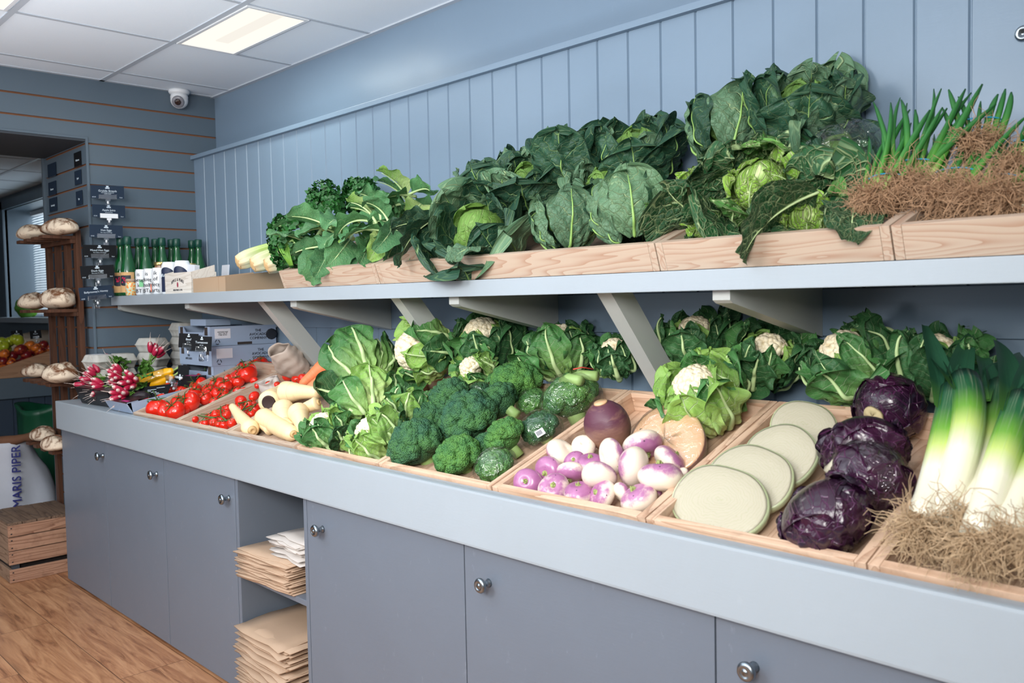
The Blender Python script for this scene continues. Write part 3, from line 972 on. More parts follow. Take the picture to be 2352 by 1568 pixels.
def tray(x0, x1, y0, z0, L, h, th, ma, mc, label, name, group, fb=None):
    m = Matrix.Translation((x0, y0, z0)) @ Matrix.Rotation(TA, 4, 'X')
    t = thing(name, label, 'tray', group=group, m=m)
    w = x1 - x0; g = .0015
    mb = MB(); box(mb, (g + th + .0005, 0, 0), (w - g - th - .0005, th, h), .0015); mb.build('front_board', ma, t, smooth=False)
    mb = MB(); box(mb, (g + th + .0005, L - th, 0), (w - g - th - .0005, L, h), .0015); mb.build('back_board', ma, t, smooth=False)
    for xx in (g, w - g - th):
        mb = MB(); box(mb, (xx, 0, 0), (xx + th, L, h), .0015); mb.build('side_board', mc, t, smooth=False)
    mb = MB(); box(mb, (g + th + .0005, th + .0005, .001), (w - g - th - .0005, L - th - .0005, .009)); mb.build('base_board', mc, t, smooth=False)
    return t


FR = [.866, 1.277, 1.700, 2.154, 2.594, 3.044, 3.490, 3.930, 4.375]
TL = ['vine tomatoes', 'cherry and plum tomatoes', 'parsnips', 'leafy cauliflowers', 'broccoli', 'purple turnips and swede', 'white and red cabbages', 'leeks']
for i in range(8):
    new = i < 3
    tray(FR[i], FR[i + 1], -.672, .8235, .545, .0622, .016 if i < 5 else .019, M['pinex' if new else 'oldx'], M['piney' if new else 'oldy'],
         ('pale new' if new else 'worn') + ' pine tray holding the ' + TL[i], 'produce_tray', 'pine trays on the counter')
SB = [1.668, 2.266, 3.343, 3.868, 4.9]
SL = ['celery and parsley', 'spring greens and dark cabbages', 'savoy cabbages', 'bunched spring onions']
for i in range(4):
    tray(SB[i], SB[i + 1], -.434, 1.372, .36, .066, .018, M['pinex'], M['piney'], 'pale pine box on the shelf holding the ' + SL[i], 'shelf_box', 'pine boxes on the wall shelf')

P = at(2351, 77, 'y', -.001)
mb = MB(); lathe(mb, [(.0, .004), (.006, .005), (.008, .009), (.014, .009), (.0165, .004), (.017, .0)], 20, mat=frame((0, 0, 0), (0, -1, 0)))
o = mb.build('wall_fitting', M['steel']); o.location = (P.x, -.0002, P.z); tag(o, 'small round metal fitting on the wall boards at the upper right edge', 'wall fitting')
# ---------------------------------------------------------------- bottles, jars and boxes at the far end of the shelf
SZ = SH_Z + .0005


def bottle_mesh():
    mb = MB()
    lathe(mb, [(.010, .004), (.034, .0), (.037, .004), (.0375, .02), (.0375, .115), (.0365, .135), (.032, .165), (.024, .200), (.0175, .232), (.0150, .258), (.0148, .285), (.0165, .287), (.0165, .296), (.0145, .298)], 24)
    return mb


BP = [(276, 545, .055), (292, 543, .13), (317, 547, .055), (333, 545, .13), (356, 549, .055), (371, 546, .13), (393, 550, .055), (405, 548, .13), (440, 552, .055), (455, 550, .13)]
first = None
for i, (px, py, yy) in enumerate(BP):
    Q = at(px, py, 'x', yy); x = yy; yy = Q.y
    lb = 'green glass bottle on the shelf end, ' + ORD[i] + ' of ten' if i < 9 else 'green glass bottle on the shelf end, rightmost of ten'
    s = (Q.z - SZ) / .316
    if first is None:
        t = thing('glass_bottle', lb, 'bottle', (x, yy, SZ), 'green bottles on the shelf end')
        bottle_mesh().build('bottle_body', M['bottle'], t)
        mb = MB(); lathe(mb, [(.0172, .272), (.0185, .274), (.0185, .312), (.0165, .316), (.0, .316)], 20); mb.build('cap', M['cap'], t)
        first = t
    else:
        t = dup(first, lb, loc=(x, yy, SZ))
    t.scale = (1.0, 1.0, s)
for i in (0, 1):
    t = bpy.data.objects['glass_bottle' + ('' if i == 0 else '.001')]
    mb = MB(); v = []; f = []
    a0 = math.atan2(-.75, .65)
    for k in range(13):
        a = a0 - 1.2 + 2.4 * k / 12
        for zz in (.018, .125): v.append((.0380 * math.cos(a), .0380 * math.sin(a), zz))
    for k in range(12): f.append((2 * k, 2 * k + 2, 2 * k + 3, 2 * k + 1))
    mb.add(v, f); lab = mb.build('label', plain('tan_paper_label', lin(206, 164, 112), .7), t)
    mb = MB(); v = []; f = []
    for k in range(9):
        a = a0 - .75 + 1.5 * k / 8
        for zz in (.058, .108): v.append((.0384 * math.cos(a), .0384 * math.sin(a), zz + .006 * math.sin(k / 8 * 3.14) * (-1 if zz < .08 else 0)))
    for k in range(8): f.append((2 * k, 2 * k + 2, 2 * k + 3, 2 * k + 1))
    mb.add(v, f); mb.build('label_panel', plain('dark_label_panel', lin(24, 36, 52), .6), lab)
    mb = MB(); v3, f3 = ico(1)
    r = random.Random(i)
    for k in range(9):
        a = a0 + r.uniform(-.4, .25); zz = .07 + r.random() * .028
        mb.add(v3 * np.array([.004, .004, .005]) + np.array([.0385 * math.cos(a), .0385 * math.sin(a), zz]), f3)
    mb.build('berry_print', plain('raspberry_print', lin(200, 40, 84), .6), lab)
# jars behind the cans
for i, (px, py, yy, lb) in enumerate([(340, 605, -.36, 'jar with a gold lid behind the cans, leftmost of three'), (381, 608, -.35, 'jar with a gold lid behind the cans, middle of three'), (406, 608, -.34, 'jar with a gold lid behind the cans, rightmost of three')]):
    Q = at(px, py, 'y', yy)
    t = thing('preserve_jar', lb, 'jar', (Q.x, yy + .06, SZ), 'gold-lidded jars'); zt = at(px, py, 'y', yy + .06).z - SZ
    mb = MB(); lathe(mb, [(.026, 0), (.030, .004), (.030, zt * .78), (.026, zt * .88), (.0265, zt * .93)], 20); mb.build('glass', M['jar'], t)
    mb = MB(); lathe(mb, [(.029, zt * .90), (.030, zt * .91), (.030, zt - .002), (.028, zt), (0, zt)], 20); mb.build('lid', M['gold'], t)
# printed cans
for i, (px, lb) in enumerate([(321, 'white can printed like newsprint, leftmost of three'), (340, 'white can printed like newsprint, middle of three'), (360, 'white can printed like newsprint, rightmost of three')]):
    Q = at(px, 650, 'y', -.425)
    t = thing('drink_can', lb, 'can', (Q.x, -.415, SZ), 'newsprint cans')
    mb = MB(); lathe(mb, [(.024, 0), (.028, .006), (.028, .112), (.025, .120), (.0245, .122), (.022, .119), (0, .118)], 22); mb.build('can_body', M['white'], t)
    a0 = math.atan2(-.8, .6)
    words = [['is', 'best', 'k', 'BT'], ['is', 'duet', 'half', 'BTa'], ['ik', 'of', 'fect', 'arts']][i]
    for k, wd in enumerate(words):
        text_mesh('print', wd, .026, M['boxink'], t, frame((.0286 * math.cos(a0), .0286 * math.sin(a0), .098 - .026 * k), (math.cos(a0), math.sin(a0), 0), (-math.sin(a0), math.cos(a0), 0)), bend=10)
    if i < 2:
        mb = MB(); box(mb, (-.009, -.016, 0), (.009, .016, .0006)) if i == 0 else box(mb, (.004, -.024, 0), (.008, .012, .0006))
        mb.build('colour_band', M['green_label'] if i == 0 else M['orange'], t, smooth=False, m=frame((.0283 * math.cos(a0 + .45), .0283 * math.sin(a0 + .45), .055 - .018 * i), (math.cos(a0 + .45), math.sin(a0 + .45), 0), (-math.sin(a0 + .45), math.cos(a0 + .45), 0)))
# the honey-like box of bright print in front of the bottles
Q = at(305, 668, 'y', -.42)
c = Ctx('orange_patterned_tin'); o = c.coord(); vv_ = c.voro(o, 90)
k = c.ramp(vv_, [(.2, lin(226, 110, 60)), (.45, lin(240, 200, 110)), (.7, lin(180, 214, 210))])
mt = c.done(k, .4)
t = thing('patterned_jar', 'small orange patterned jar with a beige lid left of the cans', 'jar', (Q.x, -.425, SZ))
mb = MB(); lathe(mb, [(.024, 0), (.027, .004), (.027, .058), (.024, .066)], 20); mb.build('jar_body', mt, t)
mb = MB(); lathe(mb, [(.026, .066), (.026, .080), (.0, .081)], 20); mb.build('lid', M['kraft'], t)
# two tall cartons with the word Root
for i, (px, lb) in enumerate([(383, 'white and navy carton behind the small wooden box, left of a twin'), (412, 'white and navy carton reading Root behind the small wooden box')]):
    Q = at(px, 640, 'y', -.40)
    t = thing('drinks_tub', lb, 'tub', (Q.x, -.385, SZ), 'white and navy tubs')
    mb = MB(); lathe(mb, [(.034, 0), (.036, .004), (.036, .128), (.030, .142), (.029, .146), (0, .147)], 26); mb.build('tub_body', M['white'], t)
    a0 = math.atan2(-.8, .6); mb = MB(); v = []; f = []
    for k in range(15):
        a = a0 - 1.25 + 2.5 * k / 14
        for zz in (.01, .122 - .03 * abs(k / 7 - 1) ** 2): v.append((.0365 * math.cos(a), .0365 * math.sin(a), zz))
    for k in range(14): f.append((2 * k, 2 * k + 2, 2 * k + 3, 2 * k + 1))
    mb.add(v, f); lab = mb.build('label', plain('navy_label', lin(24, 36, 66), .5), t)
    text_mesh('lettering', 'Root', .021, M['signtxt'], lab, frame((.0372 * math.cos(a0), .0372 * math.sin(a0), .086), (math.cos(a0), math.sin(a0), 0), (-math.sin(a0), math.cos(a0), 0)), bend=10)
# small whitewashed wooden box
P0 = at(381, 672, 'y', -.43); P1 = at(440, 668, 'y', -.43)
t = thing('small_crate', 'small whitewashed wooden box printed with fruit lettering and a red apple', 'box', (P0.x, -.432, SZ))
w = P1.x - P0.x; hb = at(385, 628, 'y', -.43).z - SZ
wm = wood('whitewashed_board', lin(222, 216, 208), lin(196, 186, 174), 14, 0, .7, False)
mb = MB(); box(mb, (0, 0, 0), (w, .006, hb), .001); fr = mb.build('front_board', wm, t, smooth=False)
mb = MB(); box(mb, (0, .110, 0), (w, .116, hb), .001); mb.build('back_board', wm, t, smooth=False)
for xx in (0, w - .006):
    mb = MB(); v = [(xx, .0065, 0), (xx + .006, .0065, 0), (xx + .006, .1095, 0), (xx, .1095, 0), (xx, .0065, hb), (xx + .006, .0065, hb), (xx + .006, .1095, hb + .03), (xx, .1095, hb + .03)]
    mb.add(v, [(3, 2, 1, 0), (4, 5, 6, 7), (0, 1, 5, 4), (1, 2, 6, 5), (2, 3, 7, 6), (3, 0, 4, 7)]); mb.build('side_board', wm, t, smooth=False)
mb = MB(); box(mb, (.006, .0065, .001), (w - .006, .1095, .006)); mb.build('base_board', wm, t, smooth=False)
arc = 'APPLE & PEARS'
for k, ch in enumerate(arc):
    a = (k - 6) / 6.0
    if ch != ' ':
        text_mesh('lettering', ch, .019, M['boxink'], fr, frame((w / 2 + a * .060, -.0006, hb * .66 - .012 * a * a), (0, -1, 0), (math.cos(-a * .35), 0, math.sin(-a * .35))))
text_mesh('lettering', 'FRESH FRUIT & VEG', .011, M['boxink'], fr, frame((w / 2, -.0006, hb * .16), (0, -1, 0), (1, 0, 0)))
mb = MB(); v, f = ico(2); mb.add(v * np.array([.008, .0008, .012]) + np.array([w / 2, -.0006, hb * .42]), f); mb.build('apple_print', plain('dark_red_print', lin(150, 40, 66), .6), fr)
Q = at(432, 625, 'y', -.33)
mb = MB(); box(mb, (-.035, -.012, 0), (.035, .012, .055), .001)
t = tag(mb.build('white_carton', M['paper'], smooth=False), 'small plain white carton standing in the wooden box', 'carton')
t.location = (P0.x + w * .52, -.365, SZ + hb - .02); t.rotation_euler = (0, .10, .1)
Q = at(398, 632, 'y', -.42)
mb = MB(); box(mb, (-.014, -.012, 0), (.014, .012, .062), .001); o = mb.build('white_carton', M['white'], smooth=False); o.location = (P0.x + w * .16, -.40, SZ + .012); o.rotation_euler = (0, .04, .4)
tag(o, 'narrow white carton at the left in the wooden box', 'carton')
# brown cardboard box with an orange thing
P0 = at(444, 668, 'y', -.43); P1 = at(519, 664, 'y', -.43); w = P1.x - P0.x - .004; hb = at(444, 640, 'y', -.43).z - SZ
t = thing('cardboard_box', 'open brown cardboard box between the wooden box and the celery', 'box', (P0.x, -.43, SZ))
mb = MB(); box(mb, (0, 0, 0), (w, .004, hb)); box(mb, (w * .80, -.0012, 0), (w * .806, .0, hb)); mb.build('front_panel', M['card'], t, smooth=False)
mb = MB(); box(mb, (0, .28, 0), (w, .284, hb + .01)); mb.build('back_panel', M['card'], t, smooth=False)
for xx in (0, w - .004):
    mb = MB(); v = [(xx, .0045, 0), (xx + .004, .0045, 0), (xx + .004, .2795, 0), (xx, .2795, 0), (xx, .0045, hb), (xx + .004, .0045, hb), (xx + .004, .2795, hb + .03), (xx, .2795, hb + .03)]
    mb.add(v, [(3, 2, 1, 0), (4, 5, 6, 7), (0, 1, 5, 4), (1, 2, 6, 5), (2, 3, 7, 6), (3, 0, 4, 7)]); mb.build('side_panel', M['card'], t, smooth=False)
mb = MB(); box(mb, (.004, .0045, .0005), (w - .004, .2795, .004)); mb.build('base_panel', M['card'], t, smooth=False)
Q = at(500, 632, 'y', -.30)
mb = MB(); box(mb, (-.05, -.05, -.02), (.05, .05, .008), .004); o = mb.build('plastic_tub', M['orange'], smooth=False); o.location = (P0.x + w * .62, -.30, SZ + hb - .008); tag(o, 'orange plastic tub in the brown cardboard box', 'tub')
mb = MB(); box(mb, (-.035, -.003, 0), (.035, .003, .14), .001); o = mb.build('card_notice', M['paper'], smooth=False); o.location = (at(512, 600, 'y', -.10).x, -.10, SZ); o.rotation_euler = (-.1, 0, 0)
tag(o, 'blank white card standing behind the celery', 'card')

# ---------------------------------------------------------------- sign cards on clips at the wall end


def clip_sign(name, label, P, w, h, yawd, roll, title, lines, price, dark, bright, group, arm=True):
    nrm = Vector((math.cos(yawd), math.sin(yawd), .10))
    m = frame(P, nrm, (-math.sin(yawd), math.cos(yawd), roll))
    t = thing(name, label, 'sign', group=group, m=m)
    mb = MB(); box(mb, (-w / 2, -h / 2, -.0006), (w / 2, h / 2, .0006)); cd_ = mb.build('card', M['signblack'] if dark else M['signcard'], t, smooth=False)
    I = Matrix.Identity(4)
    if title:
        text_mesh('lettering', title, h * .21, M['signtxt'], cd_, Matrix.Translation((0, h * .08, .0010)))
    if lines:
        text_mesh('lettering', lines, h * .09, M['signtxt'], cd_, Matrix.Translation((0, -h * .10, .0010)))
    if price:
        text_mesh('lettering', price[0], h * .11, M['signtxt'], cd_, Matrix.Translation((-w * .41, -h * .40, .0010)))
        text_mesh('lettering', price[1], h * .11, M['signtxt'], cd_, Matrix.Translation((w * .40, -h * .40, .0010)))
    mb = MB()
    box(mb, (-w * .035, h * .37, .0007), (w * .035, h * .47, .0012)); box(mb, (-w * .065, h * .26, .0007), (w * .065, h * .34, .0012)); mb.build('emblem', M['signtxt'], cd_, smooth=False)
    mb = MB(); box(mb, (-w * .27, -h * .52, .0012), (w * .27, -h * .20, .0035), .0006); box(mb, (-w * .27, -h * .56, -.003), (w * .27, -h * .47, .006), .001)
    box(mb, (-w * .07, -h * .72, -.003), (w * .07, -h * .5, .003), .001); mb.build('clip', M['clip'] if not bright else M['white'], t, smooth=False)
    mb = MB(); v, f = ico(2); mb.add(v * np.array([w * .035, h * .13, w * .035]) + np.array([0, -h * .80, 0]), f); mb.build('ball_joint', M['white'], t)
    if arm:
        mb = MB(); box(mb, (-.010, -h * 1.12, -.052), (.010, -h * .9, .004), .001); box(mb, (-.012, -h * 1.16, -.056), (.012, -h * .7, -.052), .001); mb.build('holder', M['clip'], t, smooth=False)
    return t


SG = 'clip-on price signs on the slatted wall'
for i, (px, py, rol, ti, ln_, dk, br, lb) in enumerate([
        (247, 441, .0, 'Griddle Breads', 'Soda, Potato & Wheaten\nfreshly baked', False, False, 'topmost blue-grey price sign on the slatted wall'),
        (250, 485, -.01, 'Apple Juice', 'pressed locally', False, True, 'price sign reading Apple Juice, second from the top, white clip'),
        (244, 531, -.02, 'Hen Eggs', 'Size: Large, Free Range', False, False, 'price sign reading Hen Eggs, third from the top'),
        (229, 577, .0, 'Mixed Hen Eggs', 'Size: Medium, Free Range', True, False, 'dark price sign reading Mixed Hen Eggs, left of the bottle tops'),
        (224, 624, .05, 'Duck Eggs', 'Size: Large, Free Range', True, False, 'black price sign reading Duck Eggs, fifth from the top'),
        (221, 672, .10, "Ballymoney's Honey", '', False, False, 'blue-grey Honey price sign at the left end of the shelf')]):
    P = at(px, py, 'x', .075 if i < 4 else .10)
    clip_sign('price_sign', lb, P, .148, .062 if i else .064, -.30 + .1 * (i % 2), rol, ti, ln_, ('£2.50', 'Each'), dk, br, SG)
for i, (px, py, yy, lb) in enumerate([(433, 782, -.42, 'black double price sign, left card, clipped in front of the blue boxes'), (463, 789, -.43, 'black double price sign, right card, clipped in front of the blue boxes')]):
    P = at(px, py, 'y', yy)
    clip_sign('price_card', lb, P, .085, .062, -.75, -.06, ['Beef', 'Tomatoes'][i], 'per kg', None, True, False, 'double price sign', arm=(i == 1))
# sign cards slotted in the passage reveal
for i, (px, py, w, lb) in enumerate([(119, 391, .135, 'small blank sign card at the inner edge of the slatted reveal, topmost left'), (120, 433, .125, 'small sign card at the inner edge of the reveal, second on the left'), (122, 470, .125, 'small sign card at the inner edge of the reveal, lowest on the left'),
                                     (178, 366, .10, 'dark sign card at the outer edge of the reveal, topmost right'), (179, 408, .095, 'sign card at the outer edge of the reveal, second on the right'), (182, 455, .09, 'sign card at the outer edge of the reveal, lowest on the right')]):
    P = at(px, py, 'y', OY - .004)
    t = thing('shelf_card', lb, 'sign', group='cards on the slatted reveal', m=frame(P, (0, -1, 0), (1, 0, 0)))
    mb = MB(); box(mb, (-w / 2, -.034, -.001), (w / 2, .036, .001)); k = mb.build('card', M['signcard'] if i != 3 else M['signblack'], t, smooth=False)
    mb = MB(); box(mb, (-w / 2, -.038, -.0015), (w / 2, -.034, .004)); mb.build('holder', M['clip'], t, smooth=False)
    if i:
        text_mesh('lettering', ['', 'Bloomer', 'Sourdough', 'Wheaten', 'Spelt', 'Rye'][i], .014, M['signtxt'], k, Matrix.Translation((0, -.004, .0015)))

# ---------------------------------------------------------------- bread rack with loaves
RKY = OY - .006
t = thing('bread_rack', 'dark stained wooden bread rack with slatted shelves standing against the reveal', 'rack', (0, 0, 0))
for xx in (-.085, -.235, -.385, -.53):
    mb = MB(); box(mb, (xx - .021, RKY - .040, .002), (xx + .021, RKY - .016, 1.70 if xx > -.1 else 1.655), .002); mb.build('upright', M['rack'], t, smooth=False)
SHZ = [1.655, 1.296, .936, .605]
for si, zz in enumerate(SHZ):
    for k, xx in enumerate((-.10, -.24, -.38, -.52)):
        mb = MB(); box(mb, (xx - .030, -.735 + .004 * k, zz), (xx + .030, RKY - .0405, zz + .016), .002); mb.build('shelf_slat', M['rack'], t, smooth=False)
    mb = MB(); box(mb, (-.55, RKY - .0405 - .022, zz - .020), (-.07, RKY - .0405, zz - .0005), .001); mb.build('rail', M['rack'], t, smooth=False)


def loaf(label, px, py, yy, sx, sy, sz, zbase, rot, seed, slash=True):
    Q = at(px, py, 'y', yy)
    t = thing('bread_loaf', label, 'bread', (Q.x, yy, zbase), 'crusty loaves on the bread rack'); t.rotation_euler = (0, 0, rot)
    v, f = ico(4); w = Wob(seed, 6, (2, 5)); P = v.copy()
    q = 1 + .05 * w(v); P = P * q[:, None]
    P[:, 2] = np.where(P[:, 2] < 0, P[:, 2] * .55, P[:, 2])
    gr = np.exp(-((v[:, 1] - .25 * v[:, 0]) / .16) ** 2) * np.clip(v[:, 2], 0, 1)
    rdg = np.exp(-((v[:, 1] - .25 * v[:, 0] - .3) / .10) ** 2) * np.clip(v[:, 2], 0, 1)
    if slash: P *= (1 - .10 * gr + .10 * rdg)[:, None]
    P = P * np.array([sx, sy, sz]); P[:, 2] -= P[:, 2].min()
    mb = MB(); mb.add(P, f); mb.build('crumb_crust', M['loaf'], t)
    if slash:
        mb = MB(); n = 12; vv = []; ff = []
        for i in range(n + 1):
            a = -1 + 2 * i / n
            for e in (-1, 1):
                x_ = a * .72; y_ = .25 * x_ + .03 + e * .13 * (1 - a * a); d = np.array([x_, y_, math.sqrt(max(.02, 1 - x_ * x_ - y_ * y_))])
                d *= .975; vv.append((d[0] * sx, d[1] * sy, d[2] * sz - (-.55 * sz) * 1.0 + 0.0))
        for i in range(n): ff.append((2 * i, 2 * i + 2, 2 * i + 3, 2 * i + 1))
        mb.add(vv, ff); mb.build('split', M['crust'], t)
    return t


for i, a in enumerate([('floury round loaf on the top rack shelf, left one', 73, 540, -.665, .10, .068, .052, SHZ[0] + .0165, .2, 1), ('long brown loaf on the top rack shelf, right one', 137, 530, -.655, .110, .062, .056, SHZ[0] + .0165, .35, 2),
                       ('floury loaf on the second rack shelf, half behind the bigger one', 75, 703, -.665, .10, .066, .055, SHZ[1] + .0165, .1, 3), ('big floury split loaf on the second rack shelf', 133, 693, -.655, .118, .075, .068, SHZ[1] + .0165, .15, 4),
                       ('small loaf on the third rack shelf, behind the round one', 85, 858, -.655, .085, .06, .050, SHZ[2] + .0165, .5, 5), ('big round scored loaf on the third rack shelf beside the egg cartons', 140, 866, -.685, .10, .085, .062, SHZ[2] + .0165, .0, 6),
                       ('small floury loaf low on the bottom rack shelf', 98, 1012, -.66, .080, .058, .050, SHZ[3] + .0165, .3, 7), ('white floury loaf at the near end of the bottom rack shelf', 128, 1035, -.71, .088, .06, .05, SHZ[3] + .0165, .1, 8)]):
    loaf(*a)

# ---------------------------------------------------------------- crate and potato sack on the floor
t = thing('wooden_crate', 'weathered upturned wooden crate on the floor left of the counter', 'crate', (0, 0, 0))
cx0, cx1, cy0, cy1, ch = -.52, -.14, -.925, -.60, .292
mb = MB()
zs = [(.001, .064), (.088, .152), (.156, .220), (.224, .279)]
for a, b in zs: box(mb, (cx1 - .012, cy0, a), (cx1, cy1, b), .002)
mb.build('front_slats', M['crate'], t, smooth=False)
mb = MB()
for a, b in zs: box(mb, (cx0, cy0, a), (cx0 + .012, cy1, b), .002)
mb.build('back_slats', M['crate'], t, smooth=False)
ex = wood('weathered_crate_end', lin(160, 132, 110), lin(104, 78, 60), 14, 0, .75, True, .4)
for yy in (cy0 + .0005, cy1 - .0155):
    mb = MB()
    for a, b in zs: box(mb, (cx0 + .0125, yy, a), (cx1 - .0125, yy + .015, b), .002)
    mb.build('end_boards', ex, t, smooth=False)
for xx in (cx0 + .013, cx1 - .043):
    for yy in (cy0 + .016, cy1 - .046):
        mb = MB(); box(mb, (xx, yy, .002), (xx + .03, yy + .03, .279)); mb.build('corner_post', M['dark'], t, smooth=False)
mb = MB()
for k in range(5):
    a = cy0 + k * .0652; box(mb, (cx0, a, .2795), (cx1, a + .0615, ch), .002)
mb.build('lid_boards', M['cratetop'], t, smooth=False)
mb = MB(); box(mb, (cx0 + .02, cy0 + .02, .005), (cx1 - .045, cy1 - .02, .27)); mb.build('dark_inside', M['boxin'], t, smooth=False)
mb = MB(); v, f = ico(1)
for a, b in zs:
    for zz in (a + .014, b - .014): mb.add(v * np.array([.002, .0045, .0035]) + np.array([cx1 + .0005, cy0 + .014, zz]), f)
mb.build('nails', M['black'], t)


def sack(label, loc, sx, sy, hh, mat, seed, name='potato_sack'):
    mb = MB(); w = Wob(seed, 8, (2, 6)); w2 = Wob(seed + 1, 9, (6, 14)); v = []; f = []; nz, na = 22, 48
    for i in range(nz + 1):
        u = i / nz
        for k in range(na):
            a = 6.2832 * k / na; sq = (abs(math.cos(a)) ** 3.2 + abs(math.sin(a)) ** 3.2) ** (-1 / 3.2)
            pinch = 1 - .35 * max(0, u - .7) ** 1.2 / .3
            bulge = .86 + .16 * math.sin(min(1, u * 1.25) * 3.0)
            p = np.array([math.cos(a) * sq * sx * bulge, math.sin(a) * sq * sy * bulge * pinch, u * hh])
            d = np.array([p[0] / sx, p[1] / sy, p[2] / hh * 2])
            q = 1 + .05 * w(d * np.array([1, 1, .6])) + .045 * w2(d * np.array([1.2, 1.2, .35])); p[0] *= q; p[1] *= q
            v.append(p)
    for i in range(nz):
        for k in range(na): f.append((i * na + k, i * na + (k + 1) % na, (i + 1) * na + (k + 1) % na, (i + 1) * na + k))
    f.append(list(range(na))[::-1]); f.append([nz * na + k for k in range(na)])
    mb.add(v, f); o = mb.build(name, mat); o.location = loc
    return o


sk = sack('', (-.86, -.80, .0), .17, .26, .60, M['sack'], 12)
tag(sk, 'white woven potato sack with vertical navy lettering behind the crate', 'sack')
text_mesh('lettering', 'MARIS PIPER', .062, M['ink'], sk, frame((.185, .06, .42), (1, 0, .02), (0, .02, 1)), depth=.004)
# rolled brown paper on top
mb = MB(); w = Wob(3, 7, (3, 8)); tube(mb, [(-.74 + .01 * math.sin(k), -1.02 + .042 * k, .612 + .006 * math.sin(k * 1.7)) for k in range(11)], [.026 + .006 * math.sin(k * 2.2) for k in range(11)], 12)
o = mb.build('paper_roll', plain('dark_brown_paper', lin(110, 74, 52), .8, bst=.5, bsc=30)); tag(o, 'crumpled brown paper roll lying across the top of the potato sack', 'paper')
# green bucket deeper in the passage
Q = at(118, 960, 'x', -1.55)
t = thing('green_sack', 'dark green plastic bag standing in front of the side room counter', 'bag', (-1.62, Q.y - .02, 0))
mb = MB(); w = Wob(21, 8, (2, 6)); prof = [(.13, .0), (.15, .02), (.15, .3), (.145, .55), (.15, .66), (.165, .70), (.14, .695), (.12, .6)]
lathe(mb, prof, 30, fn=lambda r_, z_, a_: (r_ * (1 + .05 * math.sin(a_ * 5 + z_ * 9) + .03 * math.sin(a_ * 9)), z_ + .02 * math.sin(a_ * 2))); mb.build('bag', plain('dark_green_plastic', lin(20, 86, 58), .4), t)

# ---------------------------------------------------------------- fruit counter in the side room
XE = -1.75
t = thing('fruit_counter', 'grey fruit display counter in the side room, seen from its end', 'counter', (XE, R2Y, 0))
mb = MB(); box(mb, (-2.6, -1.13, .742), (0, -.002, .875), .004); mb.build('fascia_board', M['slat'], t, smooth=False)
mb = MB()
pr = [(0, 0)]
for k in range(1, 12): pr += [(-.095 * k + .005, 0), (-.095 * k, -.006), (-.095 * k - .005, 0)]
pr.append((-1.09, 0)); v = []
for a, b in pr: v += [(-.03 + b, -.02 + a, 0), (-.03 + b, -.02 + a, .74)]
mb.add(v, [(2 * i, 2 * i + 2, 2 * i + 3, 2 * i + 1) for i in range(len(pr) - 1)]); box(mb, (-2.6, -1.11, 0), (-.04, -.005, .741)); mb.build('boarded_base', plain('dark_blue_panel_paint', lin(52, 66, 84), .5), t, smooth=False)
sl = .42
t = thing('fruit_tray', 'sloping wooden fruit tray on the side room counter', 'tray', (XE, R2Y, .876))
mb = MB(); z0 = .0
v = []
for xx in (-.022, -.002): v += [(xx, -1.10, 0), (xx, -.01, 0), (xx, -.01, .36), (xx, -1.10, .36 - sl * 1.09 + .12)]
mb.add(v, [(0, 1, 2, 3), (7, 6, 5, 4), (0, 4, 5, 1), (1, 5, 6, 2), (2, 6, 7, 3), (3, 7, 4, 0)]); mb.build('side_board', wood('tan_side_board', lin(178, 138, 108), lin(148, 110, 84), 12, 1, .6, False), t, smooth=False)
mb = MB(); v = [(-.025, -1.10, .012), (-.025, -.012, .25), (-2.5, -.012, .25), (-2.5, -1.10, .012), (-.025, -1.10, .002), (-.025, -.012, .002), (-2.5, -.012, .002), (-2.5, -1.10, .002)]
mb.add(v, [(0, 1, 2, 3), (0, 4, 5, 1), (1, 5, 6, 2), (2, 6, 7, 3), (3, 7, 4, 0), (7, 6, 5, 4)]); mb.build('bed_board', M['card'], t, smooth=False)


def apple_mesh():
    mb = MB(); prof = [(max(.003, math.cos(-1.57 + 3.14 * i / 14)), math.sin(-1.57 + 3.14 * i / 14) * .88) for i in range(15)]
    lathe(mb, prof, 20, fn=lambda r_, z_, a_: (r_ * (1 + .03 * math.cos(5 * a_) + .05 * z_), z_ - math.copysign(.22 * math.exp(-(r_ / .28) ** 2), z_)))
    return mb


AP = [(8, 905, 0), (45, 885, 0), (38, 848, 0)]
FRU = [(40, 780, 13, 1), (22, 785, 13, 1), (8, 795, 13, 1), (2, 785, 12, 1), (44, 785, 11, 1), (14, 803, 12, 1), (33, 778, 11, 1), (-2, 800, 11, 1),
       (47, 803, 14, 0), (28, 817, 13, 0), (10, 812, 12, 0), (68, 793, 12, 0), (60, 815, 12, 0), (42, 838, 15, 0), (66, 828, 13, 0), (89, 822, 13, 0), (10, 845, 14, 0), (98, 792, 12, 0), (92, 806, 12, 0), (112, 800, 11, 0),
       (110, 812, 11, 0), (75, 806, 11, 0), (5, 828, 12, 0), (104, 800, 10, 0), (82, 798, 11, 0), (54, 828, 11, 0), (24, 832, 12, 0)]
pa = {}
seen = {0: 0, 1: 0}
phg = places([(a, b) for a, b, c_, k_ in FRU if k_ == 1], 2, ['lower row', 'top row'])
phr = places([(a, b) for a, b, c_, k_ in FRU if k_ == 0], 3, ['front row', 'middle row', 'back row'])
